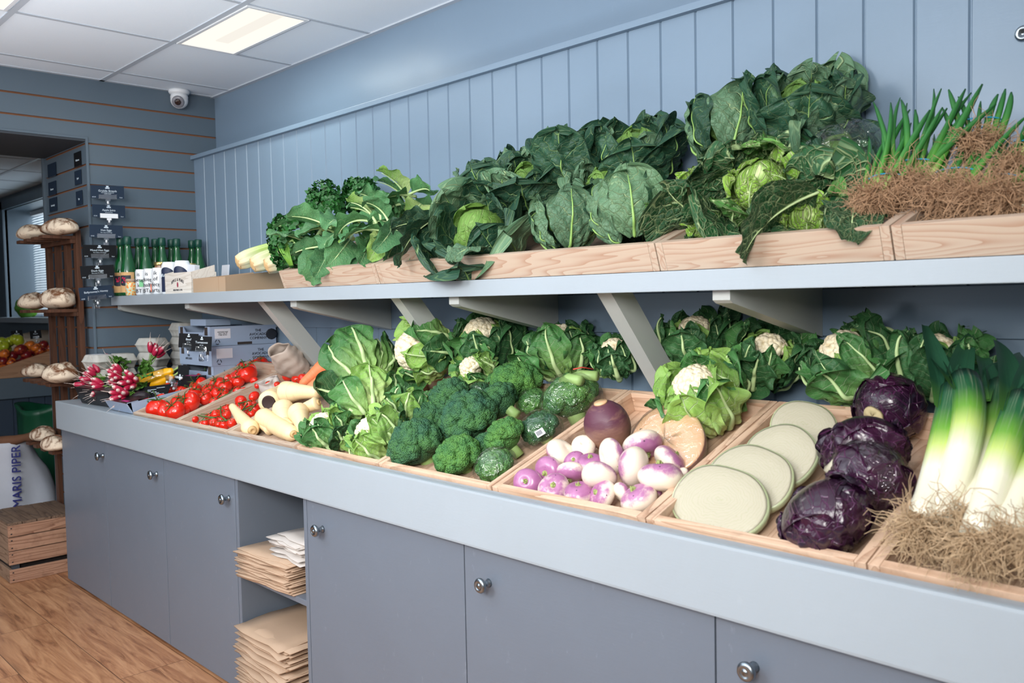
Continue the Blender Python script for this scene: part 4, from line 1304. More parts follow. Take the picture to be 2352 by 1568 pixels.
for i, (px, py, rp, g) in enumerate(FRU):
    xx = XE - .06 - (.05 if (i % 2) else .0) - (.09 if g else 0)
    P = at(px, py, 'x', xx); R = rp * mpp(P)
    lb = ('green apple in the side room, ' + phg[seen[1]] if g else 'red and orange nectarine in the side room, ' + phr[seen[0]])
    seen[g] += 1
    mt = frame(P, (random.Random(i).uniform(-.5, .5), -.4, .7), (1, 0, 0), R)
    if g not in pa:
        t = thing('apple' if g else 'nectarine', lb, 'fruit', group='green apples' if g else 'red nectarines', m=mt)
        apple_mesh().build('flesh', M['gapple'] if g else M['apple'], t)
        mb = MB(); tube(mb, [(0, 0, .62), (.03, 0, .82), (.08, .02, .98)], [.05, .04, .05], 5); mb.build('stalk', M['crown'], t); pa[g] = t
    else:
        dup(pa[g], lb, m=mt)
for i, (px, py, lb) in enumerate([(39, 768, 'small dark price card behind the green apples, left one'), (82, 768, 'small dark price card on a clip behind the nectarines, right one')]):
    P = at(px, py, 'x', XE - .25)
    clip_sign('price_card', lb, P, .07, .055, -.5, .1, 'Apples' if i == 0 else 'Peach', '', None, True, False, 'fruit price cards')
P = at(40, 706, 'y', R2Y - .02)
t = thing('lettuce', 'bright green lettuce on the window sill of the side room', 'lettuce', (P.x + .3, R2Y - .02, 1.245))
mb = MB()
v, f = ico(3); w = Wob(8, 8, (3, 9)); mb.add(v * np.array([.13, .10, .09]) * (1 + .12 * w(v))[:, None] + np.array([0, 0, .085]), f); mb.build('foliage', plain('lettuce_green', lin(90, 150, 50), .5, var=.4, nsc=30), t)

# ---------------------------------------------------------------- egg cartons


def carton_mesh():
    mb = MB(); v = []; f = []; na = 72
    lv = [(.0, .80, .10), (.012, .86, .10), (.034, 1.0, .02), (.036, 1.05, .0), (.039, 1.05, .0), (.041, 1.0, .02), (.062, .86, .08), (.070, .78, .08), (.0705, .2, .0)]
    for zz, s, lo in lv:
        for k in range(na):
            a = 6.2832 * k / na; sq = (abs(math.cos(a)) ** 5 + abs(math.sin(a)) ** 5) ** (-1 / 5.0)
            x_, y_ = math.cos(a) * sq, math.sin(a) * sq
            lob = lo * (.5 - .5 * math.cos(x_ * math.pi * 3)) * (abs(y_) > .9) + lo * (.5 - .5 * math.cos(y_ * math.pi * 2)) * (abs(x_) > .9)
            v.append((x_ * .075 * s * (1 - lob * .6), y_ * .052 * s * (1 - lob * .8), zz))
    for i in range(len(lv) - 1):
        for k in range(na): f.append((i * na + k, i * na + (k + 1) % na, (i + 1) * na + (k + 1) % na, (i + 1) * na + k))
    f.append(list(range(na))[::-1]); f.append([(len(lv) - 1) * na + k for k in range(na)])
    mb.add(v, f)
    return mb


def carton(label, x, y, z, rot, lab=False):
    global _eg
    if _eg is None:
        o = carton_mesh().build('egg_carton', M['pulp']); _eg = o
    else:
        o = bpy.data.objects.new('egg_carton', _eg.data); COL.objects.link(o)
    o.location = (x, y, z); o.rotation_euler = (0, 0, rot)
    tag(o, label, 'egg carton', 'grey egg cartons')
    if lab:
        mb = MB(); box(mb, (-.045, -.03, .0708), (.045, .03, .0712)); mb.build('label', M['paper'], o, smooth=False)


_eg = None
HB = H
Q = at(222, 850, 'y', -.50)
for k in range(3):
    carton(['egg carton at the bottom of the left stack behind the radishes', 'egg carton in the middle of the left stack behind the radishes', 'egg carton on top of the left stack, white label on its lid'][k], .085, -.555, HB + .001 + .0715 * k, .1 + .05 * k, k == 2)
for k in range(3):
    carton(['egg carton at the bottom of the stack right of the labelled one', 'egg carton in the middle of the stack right of the labelled one', 'egg carton on top of the stack right of the labelled one'][k], .10, -.445, HB + .001 + .0715 * k, -.1 + .03 * k)
for k in range(4):
    carton(['lowest carton of the shorter rear egg stack', 'second carton up in the shorter rear egg stack', 'third carton up in the shorter rear egg stack', 'top carton of the shorter rear egg stack, left of the taller one'][k], .145, -.315, HB + .001 + .0715 * k, .4)
for k in range(5):
    carton(['lowest carton of the egg stack touching the blue boxes', 'second carton up in the egg stack by the blue boxes', 'third carton up in the egg stack by the blue boxes', 'fourth carton up in the egg stack by the blue boxes', 'topmost egg carton, high under the shelf beside the blue boxes'][k], .185, -.175, HB + .001 + .0715 * k, .1 - .04 * k)

# ---------------------------------------------------------------- blue fruit boxes
for k in range(4):
    zb = HB + .0005 + .0868 * k
    x0, x1, y0, y1, hb = .538 - (.0 if k < 3 else .018), .868 - (.0 if k < 3 else .022), -.34 - (0.0 if k % 2 else .006), -.02, .0862
    t = thing('fruit_box', ['blue-grey cardboard fruit box at the bottom of the stack', 'blue-grey cardboard fruit box second from the bottom of the stack', 'blue-grey cardboard fruit box with a blank white label, third up', 'top blue-grey cardboard fruit box with a printed white label'][k], 'box', (x0, y0, zb), 'blue-grey fruit boxes')
    w, L = x1 - x0, y1 - y0
    mb = MB()        # front end panel with a cut-away hand notch and dark corner slots
    out = [(0, 0), (w, 0), (w, hb), (w * .86, hb), (w * .80, hb * .70), (w * .22, hb * .70), (w * .14, hb), (0, hb)]
    v = [(a, 0, b) for a, b in out] + [(a, .005, b) for a, b in out]; n = len(out)
    mb.add(v, [list(range(n)), list(range(n, 2 * n))[::-1]] + [(i, n + i, n + (i + 1) % n, (i + 1) % n) for i in range(n)]); fp = mb.build('end_panel', M['boxblue'], t, smooth=False)
    mb = MB(); box(mb, (w - .005, .0055, 0), (w, L, hb)); sp = mb.build('side_panel', M['boxblue'], t, smooth=False)
    mb = MB(); box(mb, (0, .0055, 0), (.005, L, hb)); mb.build('side_panel', M['boxblue'], t, smooth=False)
    mb = MB(); box(mb, (.0055, L - .005, 0), (w - .0055, L, hb)); mb.build('end_panel', M['boxblue'], t, smooth=False)
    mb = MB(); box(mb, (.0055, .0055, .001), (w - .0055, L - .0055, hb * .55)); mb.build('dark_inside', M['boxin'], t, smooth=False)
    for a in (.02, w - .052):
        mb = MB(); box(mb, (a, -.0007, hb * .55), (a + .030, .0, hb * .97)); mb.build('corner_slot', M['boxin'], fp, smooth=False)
    if k >= 2:
        text_mesh('lettering', 'RIPE &\nREADY', hb * .20, M['boxink'], fp, frame((w * .70, -.001, hb * .38), (0, -1, 0), (1, 0, 0)))
        text_mesh('lettering', 'THE\nAVOCADO', hb * .16, M['boxink'], fp, frame((w * .30, -.001, hb * .40), (0, -1, 0), (1, 0, 0)))
        text_mesh('lettering', 'THE\nAVOCADO\nCOMPANY', hb * .20, M['boxink'], sp, frame((w + .001, L * .72, hb * .52), (1, 0, 0), (0, 1, 0)))
        mb = MB(); box(mb, (w + .0002, L * .07, hb * .38), (w + .0008, L * .30, hb * .88)); lb_ = mb.build('label', M['paper'], sp, smooth=False)
        if k == 3: text_mesh('lettering', 'AVOCADO HASS\nClass 1  Size 18\nOrigin: see box', hb * .075, M['boxink'], lb_, frame((w + .0014, L * .185, hb * .64), (1, 0, 0), (0, 1, 0)))
        mb = MB()      # the three chasing recycling arrows
        for q in range(3):
            a = 2.094 * q + .52; cxx, czz = L * .105, hb * .2
            tube(mb, [(w + .0008, cxx + .010 * math.cos(a + e), czz + .010 * math.sin(a + e)) for e in (-.8, -.3, .2, .6)], .0018, 4)
        mb.build('recycling_mark', M['boxink'], sp, smooth=False)
        mb = MB(); box(mb, (w + .0002, L * .40, 0.002), (w + .0010, L * .62, hb * .16), .0003); mb.build('hand_hole', M['boxin'], sp, smooth=False)
        mb = MB(); v_, f_ = ico(2); mb.add(v_ * np.array([.0006, .030, .026]) + np.array([w + .0002, L * .93, hb * .5]), f_); mb.build('avocado_print', M['boxink'], sp)
mb = MB(); box(mb, (0, 0, 0), (.16, .12, .030), .002); o = mb.build('grey_carton', M['boxblue'], smooth=False); o.location = (.56, -.30, HB + .0005 + .0868 * 4 + .001); tag(o, 'flat grey carton lying on top of the blue-grey box stack', 'box')

# ---------------------------------------------------------------- black cartons with radishes, avocados and peppers
TLT = .16


def open_carton(label, x0, y0, z0, w, L, hh, mat, inner, rz, tilt, hole=True, name='produce_carton'):
    m = Matrix.Translation((x0, y0, z0)) @ Matrix.Rotation(rz, 4, 'Z') @ Matrix.Rotation(tilt, 4, 'X')
    t = thing(name, label, 'carton', m=m)
    mb = MB()
    v = [(0, 0, 0), (w, 0, 0), (w, -.018, hh), (0, -.018, hh), (0, .005, 0), (w, .005, 0), (w, -.013, hh), (0, -.013, hh)]
    mb.add(v, [(0, 1, 2, 3), (7, 6, 5, 4), (0, 4, 5, 1), (1, 5, 6, 2), (2, 6, 7, 3), (3, 7, 4, 0)]); box(mb, (0, -.018, hh - .003), (w, .035, hh))
    fpn = mb.build('front_panel', mat, t, smooth=False)
    for xx in (0, w - .004):
        mb = MB(); box(mb, (xx, .0055, 0), (xx + .004, L, hh * .92)); mb.build('side_panel', mat, t, smooth=False)
    mb = MB(); box(mb, (.0045, L - .004, 0), (w - .0045, L, hh * .92)); mb.build('back_panel', mat, t, smooth=False)
    mb = MB(); box(mb, (.0045, .0055, .0005), (w - .0045, L - .0045, .004)); mb.build('base_panel', inner, t, smooth=False)
    if hole:
        mb = MB(); v_, f_ = ico(2); q = v_ * np.array([.030, .0012, .014]); q[:, 1] -= .0095; mb.add(q + np.array([w * .5, 0, hh * .5]), f_); mb.build('hand_hole', M['boxin'], fpn, smooth=False)
    return t


open_carton('open black carton at the front left counter corner, full of radishes', .215, -.680, HB + .002, .36, .40, .078, M['black'], M['dark'], .05, TLT)
t = open_carton('low carton with a black and magenta lid flap, next to the tomato tray', .610, -.690, HB + .002, .245, .40, .048, M['boxblue'], M['dark'], .0, TLT, False)
mb = MB(); v = [(.0, -.020, .0485), (.245, -.020, .0485), (.245, .075, .052), (.0, .075, .052)]
mb.add(v, [(0, 1, 2, 3)]); fl = mb.build('lid_flap', M['black'], t, smooth=False)
mb = MB(); box(mb, (.02, -.010, .0492), (.075, .004, .0500)); box(mb, (.16, -.005, .0492), (.225, .010, .0502)); box(mb, (.03, .03, .0512), (.10, .04, .0520)); mb.build('magenta_print', M['pink'], fl, smooth=False)
v, f = ico(3)
for i, (px, py, lb) in enumerate([(303, 912, 'dark avocado in the low carton, left one'), (328, 916, 'dark avocado in the low carton, right one by the tomatoes'), (318, 903, 'dark avocado half behind the other two')]):
    P = at(px, py, 'y', -.60 + .05 * (i == 2)); mb = MB(); q = v.copy(); q[:, 0] *= 1.35; q *= (1 - .18 * np.clip(q[:, 0], 0, 2) / 1.35)[:, None]
    mb.add(q * .034, f); o = mb.build('avocado', M['avocado']); o.location = P; o.rotation_euler = (0, .2, .4 + i); tag(o, lb, 'avocado', 'avocados in the carton')
A = at(318, 890, 'y', -.52); B = at(400, 856, 'y', -.42)
for i, off in enumerate((0, 1)):
    A2 = A + Vector((0, -.004, .018 if i == 0 else -.020)); B2 = B + Vector((0, 0, .012 if i == 0 else -.012))
    t = thing('yellow_pepper', ['upper long yellow pepper in a clear sleeve beside the radishes', 'lower long yellow pepper in a clear sleeve beside the radishes'][i], 'pepper', group='long yellow peppers', m=frame(A2, B2 - A2, (0, 0, 1)))
    L = (B2 - A2).length; mb = MB(); prof = [(.002, -.004), (.016, .0), (.024, .012), (.027, .03), (.026, L * .5), (.022, L * .8), (.014, L * .95), (.004, L)]
    lathe(mb, prof, 24, fn=lambda r_, z_, a_: (r_ * (1 + .06 * math.cos(3 * a_)), z_)); mb.build('flesh', M['yellow'], t)
    mb = MB(); tube(mb, [(0, 0, L - .004), (.002, 0, L + .012), (.006, 0, L + .028)], [.006, .004, .005], 7); mb.build('stalk', M['stalk'], t)
    if i == 0:
        mb = MB(); lathe(mb, [(.0285, .02), (.0295, L * .5), (.026, L * .8)], 24, fn=lambda r_, z_, a_: (r_ * (1 + .06 * math.cos(3 * a_)), z_)); mb.build('clear_sleeve', M['clip'], t)
# black price cards and a heap of spare clips
P = at(352, 903, 'y', -.55)
t = thing('price_card', 'black price card with lines of white print propped against the peppers', 'card', m=frame(P, (.35, -.65, .68), (.9, .35, .3)))
mb = MB(); box(mb, (-.075, -.042, -.001), (.075, .042, .001)); k = mb.build('card', M['signblack'], t, smooth=False)
mb = MB(); r = random.Random(4)
for q in range(9): a = r.uniform(-.05, .02); b = -.03 + .007 * q; box(mb, (a, b, .0011), (a + r.uniform(.02, .045), b + .002, .0014))
mb.build('print_lines', M['signtxt'], k, smooth=False)
P = at(421, 862, 'y', -.42)
t = thing('price_card', 'upright black price card behind the big tomatoes', 'card', m=frame(P, (.6, -.75, .15), (.8, .6, 0)))
mb = MB(); box(mb, (-.026, -.046, -.001), (.026, .046, .001)); k = mb.build('card', M['signblack'], t, smooth=False)
mb = MB(); box(mb, (-.018, -.02, .0011), (-.012, .005, .0014)); box(mb, (-.006, -.025, .0011), (.0, .0, .0014)); mb.build('print_lines', M['signtxt'], k, smooth=False)
P = at(445, 862, 'y', -.40)
mb = MB(); box(mb, (-.045, -.03, -.05), (.045, .03, .0), .001); o = mb.build('small_black_box', M['black'], smooth=False); o.location = P; o.rotation_euler = (0, 0, .3); tag(o, 'small black box with a magenta top behind the tomatoes', 'box')
mb = MB(); box(mb, (-.03, -.02, .0002), (.03, .012, .0008)); mb.build('top_print', M['pink'], o, smooth=False)
r = random.Random(11)
for i in range(7):
    P = at(385 + 7 * i % 34 + r.uniform(-3, 3), 868 + 5 * (i % 4) + r.uniform(-2, 2), 'y', -.46)
    mb = MB(); box(mb, (-.016, -.005, -.008), (.016, .005, .008), .001); v_, f_ = ico(1); o = mb.build('spare_clip', M['clip'], smooth=False)
    mb = MB(); mb.add(v_ * .007 + np.array([.016, 0, .006]), f_); mb.build('ball_joint', M['white'], o)
    o.location = P; o.rotation_euler = (r.uniform(0, 3), r.uniform(0, 3), r.uniform(0, 3)); tag(o, 'clear acrylic sign clip in the loose heap between peppers and tomatoes', 'clip', 'spare sign clips')
# ---------------------------------------------------------------- leafy heads


def n1(r, n=4, f0=1.0, f1=4.0):
    k = r.uniform(f0, f1, n); p = r.uniform(0, 6.28, n); a = r.uniform(.5, 1, n)
    return lambda t: sum(a[i] * np.sin(k[i] * 6.28 * t + p[i]) for i in range(n)) / math.sqrt(n)


def leaf_patch(mb, seed, R, th0=.35, th1=2.4, aw=.8, flare=.02, ruf=.012, cup=.0, wr=.002, az=0.0, nu=22, nv=17, mi=0,
               rib=0.0, ribmi=1, lob=.08, fp=3.0, squash=1.0, fold=0.0, tuck=0.0, twist=0.0, ribu=.85):
    """one leaf wrapped on a sphere of radius R around local z, from its base (th0) up to its tip (th1)"""
    r = np.random.RandomState(seed)
    u = (1 - (1 - np.linspace(0, 1, nu)) ** 1.5)[:, None]; v = np.linspace(-1, 1, nv)[None, :]
    f1, f2, f3, f4 = n1(r, 5, 1.0, 3.6), n1(r, 5, .8, 3.0), n1(r, 4, 1.2, 3.6), n1(r, 3, .6, 1.6)
    W = aw * (.12 + .88 * u ** .6) * np.sqrt(1.0001 - u ** 5)
    av = np.abs(v); sg = np.where(v > 0, .37, 0.0)
    lam = v * W * (1 + lob * f3(u + sg) * av)
    th = th0 + (th1 - th0) * (u + .05 * lob * 6 * f2(v * .5) * u ** 3 - .10 * av ** 2 * u) + twist * v * u
    px, py, pz = np.sin(th) * np.cos(lam), np.sin(lam) + 0 * th, -np.cos(th) * np.cos(lam)
    rr = R + flare * u ** fp + cup * av ** 2.5 * (.25 + .75 * u) + ruf * (av ** 2.2) * f1(u + sg) * (.3 + .7 * u) + ruf * .8 * u ** 4 * f2(v * .6)
    rr = rr + wr * f4(u * 2 + v * 1.3) + wr * f3(u * 1.7 - v * .9) * .6 - tuck * u ** 6 - fold * (1 - av) * u
    P = np.stack([px * rr, py * rr, pz * rr * squash], -1)
    ca, sa = math.cos(az), math.sin(az)
    Q = P.copy(); Q[..., 0] = P[..., 0] * ca - P[..., 1] * sa; Q[..., 1] = P[..., 0] * sa + P[..., 1] * ca
    uv = np.stack([np.broadcast_to(v * .5 + .5, (nu, nv)), np.broadcast_to(u, (nu, nv))], -1)
    f = [(i * nv + j, i * nv + j + 1, (i + 1) * nv + j + 1, (i + 1) * nv + j) for i in range(nu - 1) for j in range(nv - 1)]
    mb.add(Q.reshape(-1, 3), f, mi, uv.reshape(-1, 2))
    if rib > 0:
        c = nv // 2; k = max(3, int(nu * ribu))
        pts = [Vector(Q[i, c]) * (1.0 + .35 * rib / R) for i in range(k)]
        tube(mb, pts, [rib * (1.0 - .8 * (i / (k - 1)) ** .8) for i in range(k)], 7, ribmi, flat=1.0)


def leaf_free(mb, seed, L, Wd, a0=0.0, a1=1.0, stem=.3, fold=.25, ruf=.01, wr=.003, nu=24, nv=13, mi=0, rib=.005, ribmi=1, lob=.1, narrow=1.0, side=0.0):
    """a single leaf with a stalk: leaves the origin along z, bends towards +x from angle a0 to a1"""
    r = np.random.RandomState(seed)
    f1, f2, f3, f4 = n1(r, 5, 1.2, 5.0), n1(r, 5, 1.0, 4.0), n1(r, 4, 1.5, 5.0), n1(r, 3, .6, 1.8)
    s = np.linspace(0, 1, nu)
    ang = a0 + (a1 - a0) * s ** 1.3
    dx = np.sin(ang); dz = np.cos(ang)
    cx = np.concatenate([[0], np.cumsum((dx[1:] + dx[:-1]) / 2)]) * L / (nu - 1)
    cz = np.concatenate([[0], np.cumsum((dz[1:] + dz[:-1]) / 2)]) * L / (nu - 1)
    b = np.clip((s - stem) / (1 - stem), 0, 1)
    W = Wd * (np.sin(np.pi * np.clip(b ** .75 * .95 + .0, 0, 1)) ** .7) * (b > 0) + .002
    v = np.linspace(-1, 1, nv)
    V, Sg = np.meshgrid(v, s); av = np.abs(V); sg = np.where(V > 0, .37, 0.0)
    Wm = W[:, None] * (1 + lob * f3(Sg + sg) * av)
    lift = fold * av * Wm + ruf * av ** 2 * f1(Sg + sg) * (W[:, None] > .003) + wr * f4(Sg * 2 + V) * (W[:, None] > .003)
    X = cx[:, None] - dz[:, None] * lift; Z = cz[:, None] + dx[:, None] * lift
    Y = V * Wm * (1 - .25 * fold) + side * Sg ** 2 * L
    P = np.stack([X, Y, Z], -1)
    uv = np.stack([V * .5 + .5, np.broadcast_to(b[:, None], V.shape)], -1)
    f = [(i * nv + j, i * nv + j + 1, (i + 1) * nv + j + 1, (i + 1) * nv + j) for i in range(nu - 1) for j in range(nv - 1)]
    mb.add(P.reshape(-1, 3), f, mi, uv.reshape(-1, 2))
    k = int(nu * .9)
    tube(mb, [Vector((cx[i] + dz[i] * rib * .4, side * s[i] ** 2 * L, cz[i] - dx[i] * rib * .4)) for i in range(k)], [rib * (1 - .85 * (i / k) ** .8) for i in range(k)], 7, ribmi)


GA = 2.39996


def soft(o):
    q = o.modifiers.new('smooth', 'SUBSURF'); q.levels = 1; q.render_levels = 1
    return o


def leafy_head(name, label, cat, group, loc, axis, R, layers, seed, ref=(1, 0, 0), core=None, sc=1.0):
    m = frame(loc, axis, ref, sc)
    t = thing(name, label, cat, group=group, m=m)
    if core:
        mb = MB(); v, f = ico(3); w = Wob(seed, 6, (3, 6))
        v2 = v * (1 + .05 * w(v))[:, None] * core[0] * R
        mb.add(v2, f, 0, np.stack([v[:, 0] * .5 + .5, v[:, 2] * .5 + .5], -1)); mb.build('heart', core[1], t)
    k = 0
    for ly in layers:
        for i in range(ly['n']):
            r = random.Random(seed * 91 + k)
            mb = MB()
            leaf_patch(mb, seed * 131 + k * 7, R * ly['R'] * r.uniform(.97, 1.04), ly.get('th0', .35), ly['th1'] + r.uniform(-.14, .14), ly['aw'] * r.uniform(.9, 1.1),
                       ly.get('flare', .02) * r.uniform(.6, 1.4), ly.get('ruf', .01), ly.get('cup', 0) * r.uniform(.4, 1.4), ly.get('wr', .003), ly.get('az', 0) + (6.2832 * i / ly['n'] if ly.get('even') else GA * k) + r.uniform(-.2, .2),
                       nu=ly.get('nu', 22), nv=ly.get('nv', 17), rib=ly.get('rib', 0) * r.uniform(.85, 1.15), lob=ly.get('lob', .08), fp=ly.get('fp', 3.0), tuck=ly.get('tuck', 0), ribu=ly.get('ribu', .85))
            mt = ly['mat'] if not isinstance(ly['mat'], list) else ly['mat'][r.randrange(len(ly['mat']))]
            soft(mb.build('leaf', [mt, ly.get('ribmat', M['ribg'])], t))
            k += 1
    press(t, -.006)
    return t


def collard_layers(R, open_=1.0):
    return [dict(n=3, R=.60, th1=2.75, aw=.95, flare=.01, ruf=.008, mat=M['core_leaf'], lob=.04, rib=.002),
            dict(n=3, R=.80, th1=2.50, aw=.95, flare=R * .16 * open_, ruf=.010, cup=.008, mat=[M['mid_leaf'], M['dark_leaf']], wr=.004, rib=.0025, lob=.05),
            dict(n=4, R=.98, th1=2.35, aw=1.05, flare=R * .28 * open_, ruf=.012, cup=.014, mat=[M['dark_leaf'], M['mid_leaf'], M['dark_leaf']], wr=.007, rib=.003, lob=.05, nu=28, nv=23),
            dict(n=4, R=1.10, th1=2.15, aw=1.15, flare=R * .40 * open_, ruf=.015, cup=.016, mat=[M['dark_leaf'], M['dark_leaf'], M['mid_leaf']], wr=.009, rib=.0035, fp=2.2, lob=.05, nu=28, nv=23)]


GD = 'dark spring cabbages on the shelf'
# photo centre, depth, half size in pixels, head axis, openness
CAB = [
    (1100, 535, -.345, 112, (.35, -.80, .55), 1.1, 'open dark spring cabbage at the left front, a leaf hanging over the box edge'),
    (1300, 505, -.345, 84, (-.15, .15, 1.0), .55, 'front cabbage with one broad upright ribbed leaf, left of a similar leaning one'),
    (1445, 482, -.335, 98, (-.35, .25, .95), .6, 'leaning dark green cabbage at the front, right of the upright one'),
    (1135, 420, -.17, 80, (-.2, -.35, .9), 1.0, 'dark cabbage with crumpled leaves at the back, leftmost of the rear cabbages'),
    (1215, 420, -.20, 72, (.2, -.5, .9), .9, 'small dark cabbage wedged between the two left rear cabbages'),
    (1320, 360, -.14, 86, (.05, .0, 1.0), .7, 'tall dark cabbage at the back with a pale veined fan leaf'),
    (1462, 350, -.15, 92, (.1, -.35, .9), .9, 'nearly black cabbage at the back with a yellow-green inner leaf showing'),
    (1390, 420, -.24, 70, (.1, -.6, .8), .9, 'dark loose-leaved cabbage in the middle of the pile between front and back rows'),
    (1672, 290, -.13, 96, (-.1, .35, .95), .45, 'big smooth grey-green cabbage leaning on the wall, left of the tallest one'),
    (1850, 250, -.13, 112, (.25, -.35, .9), .85, 'tallest dark cabbage of the pile, pointed top against the wall boards'),
    (1915, 375, -.17, 104, (.7, -.3, .6), .7, 'plastic-wrapped dark cabbage right of the bright savoy, beside the spring onions'),
]
for i, (px, py, yy, rp, ax, op, lb) in enumerate(CAB):
    P = at(px, py, 'y', yy); R = rp * mpp(P) * .88
    big = i in (1, 2, 8)
    ly = collard_layers(R, op)
    if big:
        ly = ly[:3] + [dict(n=3, R=1.05, th1=2.35, aw=1.05, flare=R * .12, ruf=.012, cup=.006, mat=M['mid_leaf'], wr=.006, rib=.0045, even=True, az=math.atan2(-.75, .65) + .15)]
    leafy_head('spring_cabbage', lb, 'cabbage', GD, P, ax, R, ly, 40 + i, core=(.55, M['core_leaf']), ref=(1, 0, 0))
    if i == 10:
        tw = bpy.data.objects['spring_cabbage.010']; mb = MB(); vv, ff = ico(4); w = Wob(77, 8, (2, 6)); mb.add(vv * (R * 1.22 * (1 + .06 * w(vv)))[:, None], ff); mb.build('plastic_wrap', M['wrap'], tw); press(tw, -.006)
# the leaf hanging over the front of the box
SV = 'savoy cabbages on the shelf'


def savoy_layers(R):
    return [dict(n=3, R=.70, th1=2.85, aw=1.0, flare=.0, ruf=.006, mat=M['savoy_pale'], wr=.004, rib=.003, ribmat=M['rib']),
            dict(n=3, R=.82, th1=2.5, aw=.95, flare=R * .05, ruf=.016, cup=.01, mat=M['savoy_pale'], wr=.005, rib=.0035, ribmat=M['rib'], nu=30, nv=25),
            dict(n=4, R=.98, th1=2.2, aw=1.0, flare=R * .25, ruf=.024, cup=.016, mat=[M['savoy_mid'], M['savoy_dark']], wr=.007, rib=.004, ribmat=M['rib'], nu=32, nv=29, lob=.1),
            dict(n=4, R=1.10, th1=1.9, aw=1.05, flare=R * .55, ruf=.030, cup=.02, mat=[M['savoy_dark']], wr=.008, rib=.0045, ribmat=M['rib'], nu=34, nv=31, lob=.12, fp=2.0)]


for i, (px, py, yy, rp, ax, lb) in enumerate([
        (1745, 430, -.33, 112, (.30, -.80, .50), 'bright savoy cabbage with a yellow-green heart and a hood leaf, facing forward'),
        (1585, 458, -.30, 96, (-.5, -.35, .75), 'dark frilly savoy cabbage at the left of the bright savoy, white-veined leaf on top'),
        (1850, 500, -.34, 90, (.5, -.85, .1), 'low dark savoy cabbage with a lacy white-veined leaf hanging over the box front'),
        (1625, 525, -.335, 52, (.1, -.8, .4), 'small pale green savoy cabbage down at the box front under the frilly one')]):
    P = at(px, py, 'y', yy); R = rp * mpp(P) * .80
    leafy_head('savoy_cabbage', lb, 'cabbage', SV, P, ax, R, savoy_layers(R), 70 + i, core=(.66, M['savoy_pale']))
    if i == 0:
        t = bpy.data.objects['savoy_cabbage']
        mb = MB(); leaf_patch(mb, 771, R * 1.10, .5, 2.62, 1.0, R * .06, .010, .006, .004, az=math.pi * .5, nu=34, nv=31, rib=.005, lob=.06)
        soft(mb.build('leaf', [M['savoy_hood'], M['rib']], t)); press(t, -.006)
# extra loose leaves that belong to named heads
for src, L, Wd, px, py, yy, zdir, xdir, mat, sd in (
        ('spring_cabbage', .19, .065, 1000, 500, -.41, (-.40, -.5, -.35), (0, -.3, -1), 'dark_leaf', 5),
        ('spring_cabbage', .15, .06, 1010, 520, -.39, (-.6, -.5, .25), (0, -.6, -.5), 'dark_leaf', 15),
        ('spring_cabbage', .15, .05, 1110, 575, -.41, (.1, -.5, .1), (0, -.5, -1), 'mid_leaf', 6),
        ('savoy_cabbage.002', .21, .095, 1880, 440, -.385, (-.62, -.35, -.25), (-.3, -.6, -1), 'savoy_dark', 8),
        ('savoy_cabbage.002', .15, .06, 1960, 470, -.36, (.3, -.6, -.1), (0, -.4, -1), 'savoy_dark', 9)):
    t = bpy.data.objects[src]
    mb = MB(); leaf_free(mb, sd, L, Wd, 0, 1.0, .02, .1, .014, .004, nu=30, nv=21, rib=.0035)
    mb.build('leaf', [M[mat], M['rib']], t, m=t.matrix_world.inverted() @ frame(at(px, py, 'y', yy), zdir, xdir))

# ---------------------------------------------------------------- spring greens with trimmed pale stems
for gi, (px, py, yy, lb, n) in enumerate([(775, 560, -.36, 'loose bunch of spring greens with pale stems at the box front, beside the parsley', 17),
                                          (900, 545, -.34, 'loose bunch of spring greens with pale stems, left of the open dark cabbage', 17),
                                          (965, 490, -.20, 'loose bunch of spring greens at the back with a thick pale stem on top', 12)]):
    P = at(px, py, 'y', yy)
    t = thing('spring_greens', lb, 'greens', P, 'bunches of spring greens')
    r = random.Random(200 + gi)
    for k in range(n):
        q = k / n
        mb = MB()
        leaf_free(mb, 300 + gi * 40 + k, r.uniform(.13, .19), r.uniform(.035, .055), r.uniform(-.3, .2), r.uniform(.6, 1.7), r.uniform(.12, .3), r.uniform(.1, .5), .010, .003, rib=r.uniform(.0045, .0075), nu=20, nv=11, lob=.14, side=r.uniform(-.15, .15))
        a = r.uniform(-2.8, .6)
        rx, ry = r.uniform(-.085, .085), r.uniform(-.06, .06)
        if k < n * .6:      # stems up and back, blades falling to the front
            zd = Vector((r.uniform(-.7, .6), r.uniform(-.9, .1), r.uniform(-.1, .55))); pz = r.uniform(-.02, .06)
        else:
            zd = Vector((r.uniform(-.5, .7), r.uniform(-.8, -.2), r.uniform(-.5, .1))); pz = r.uniform(-.01, .03)
        mb.build('leaf', [M['greens'] if r.random() < .8 else M['cauli_inner'], M['rib']], t, m=frame((rx, ry, pz), zd, (r.uniform(-.5, .5), -.5, -.7)))

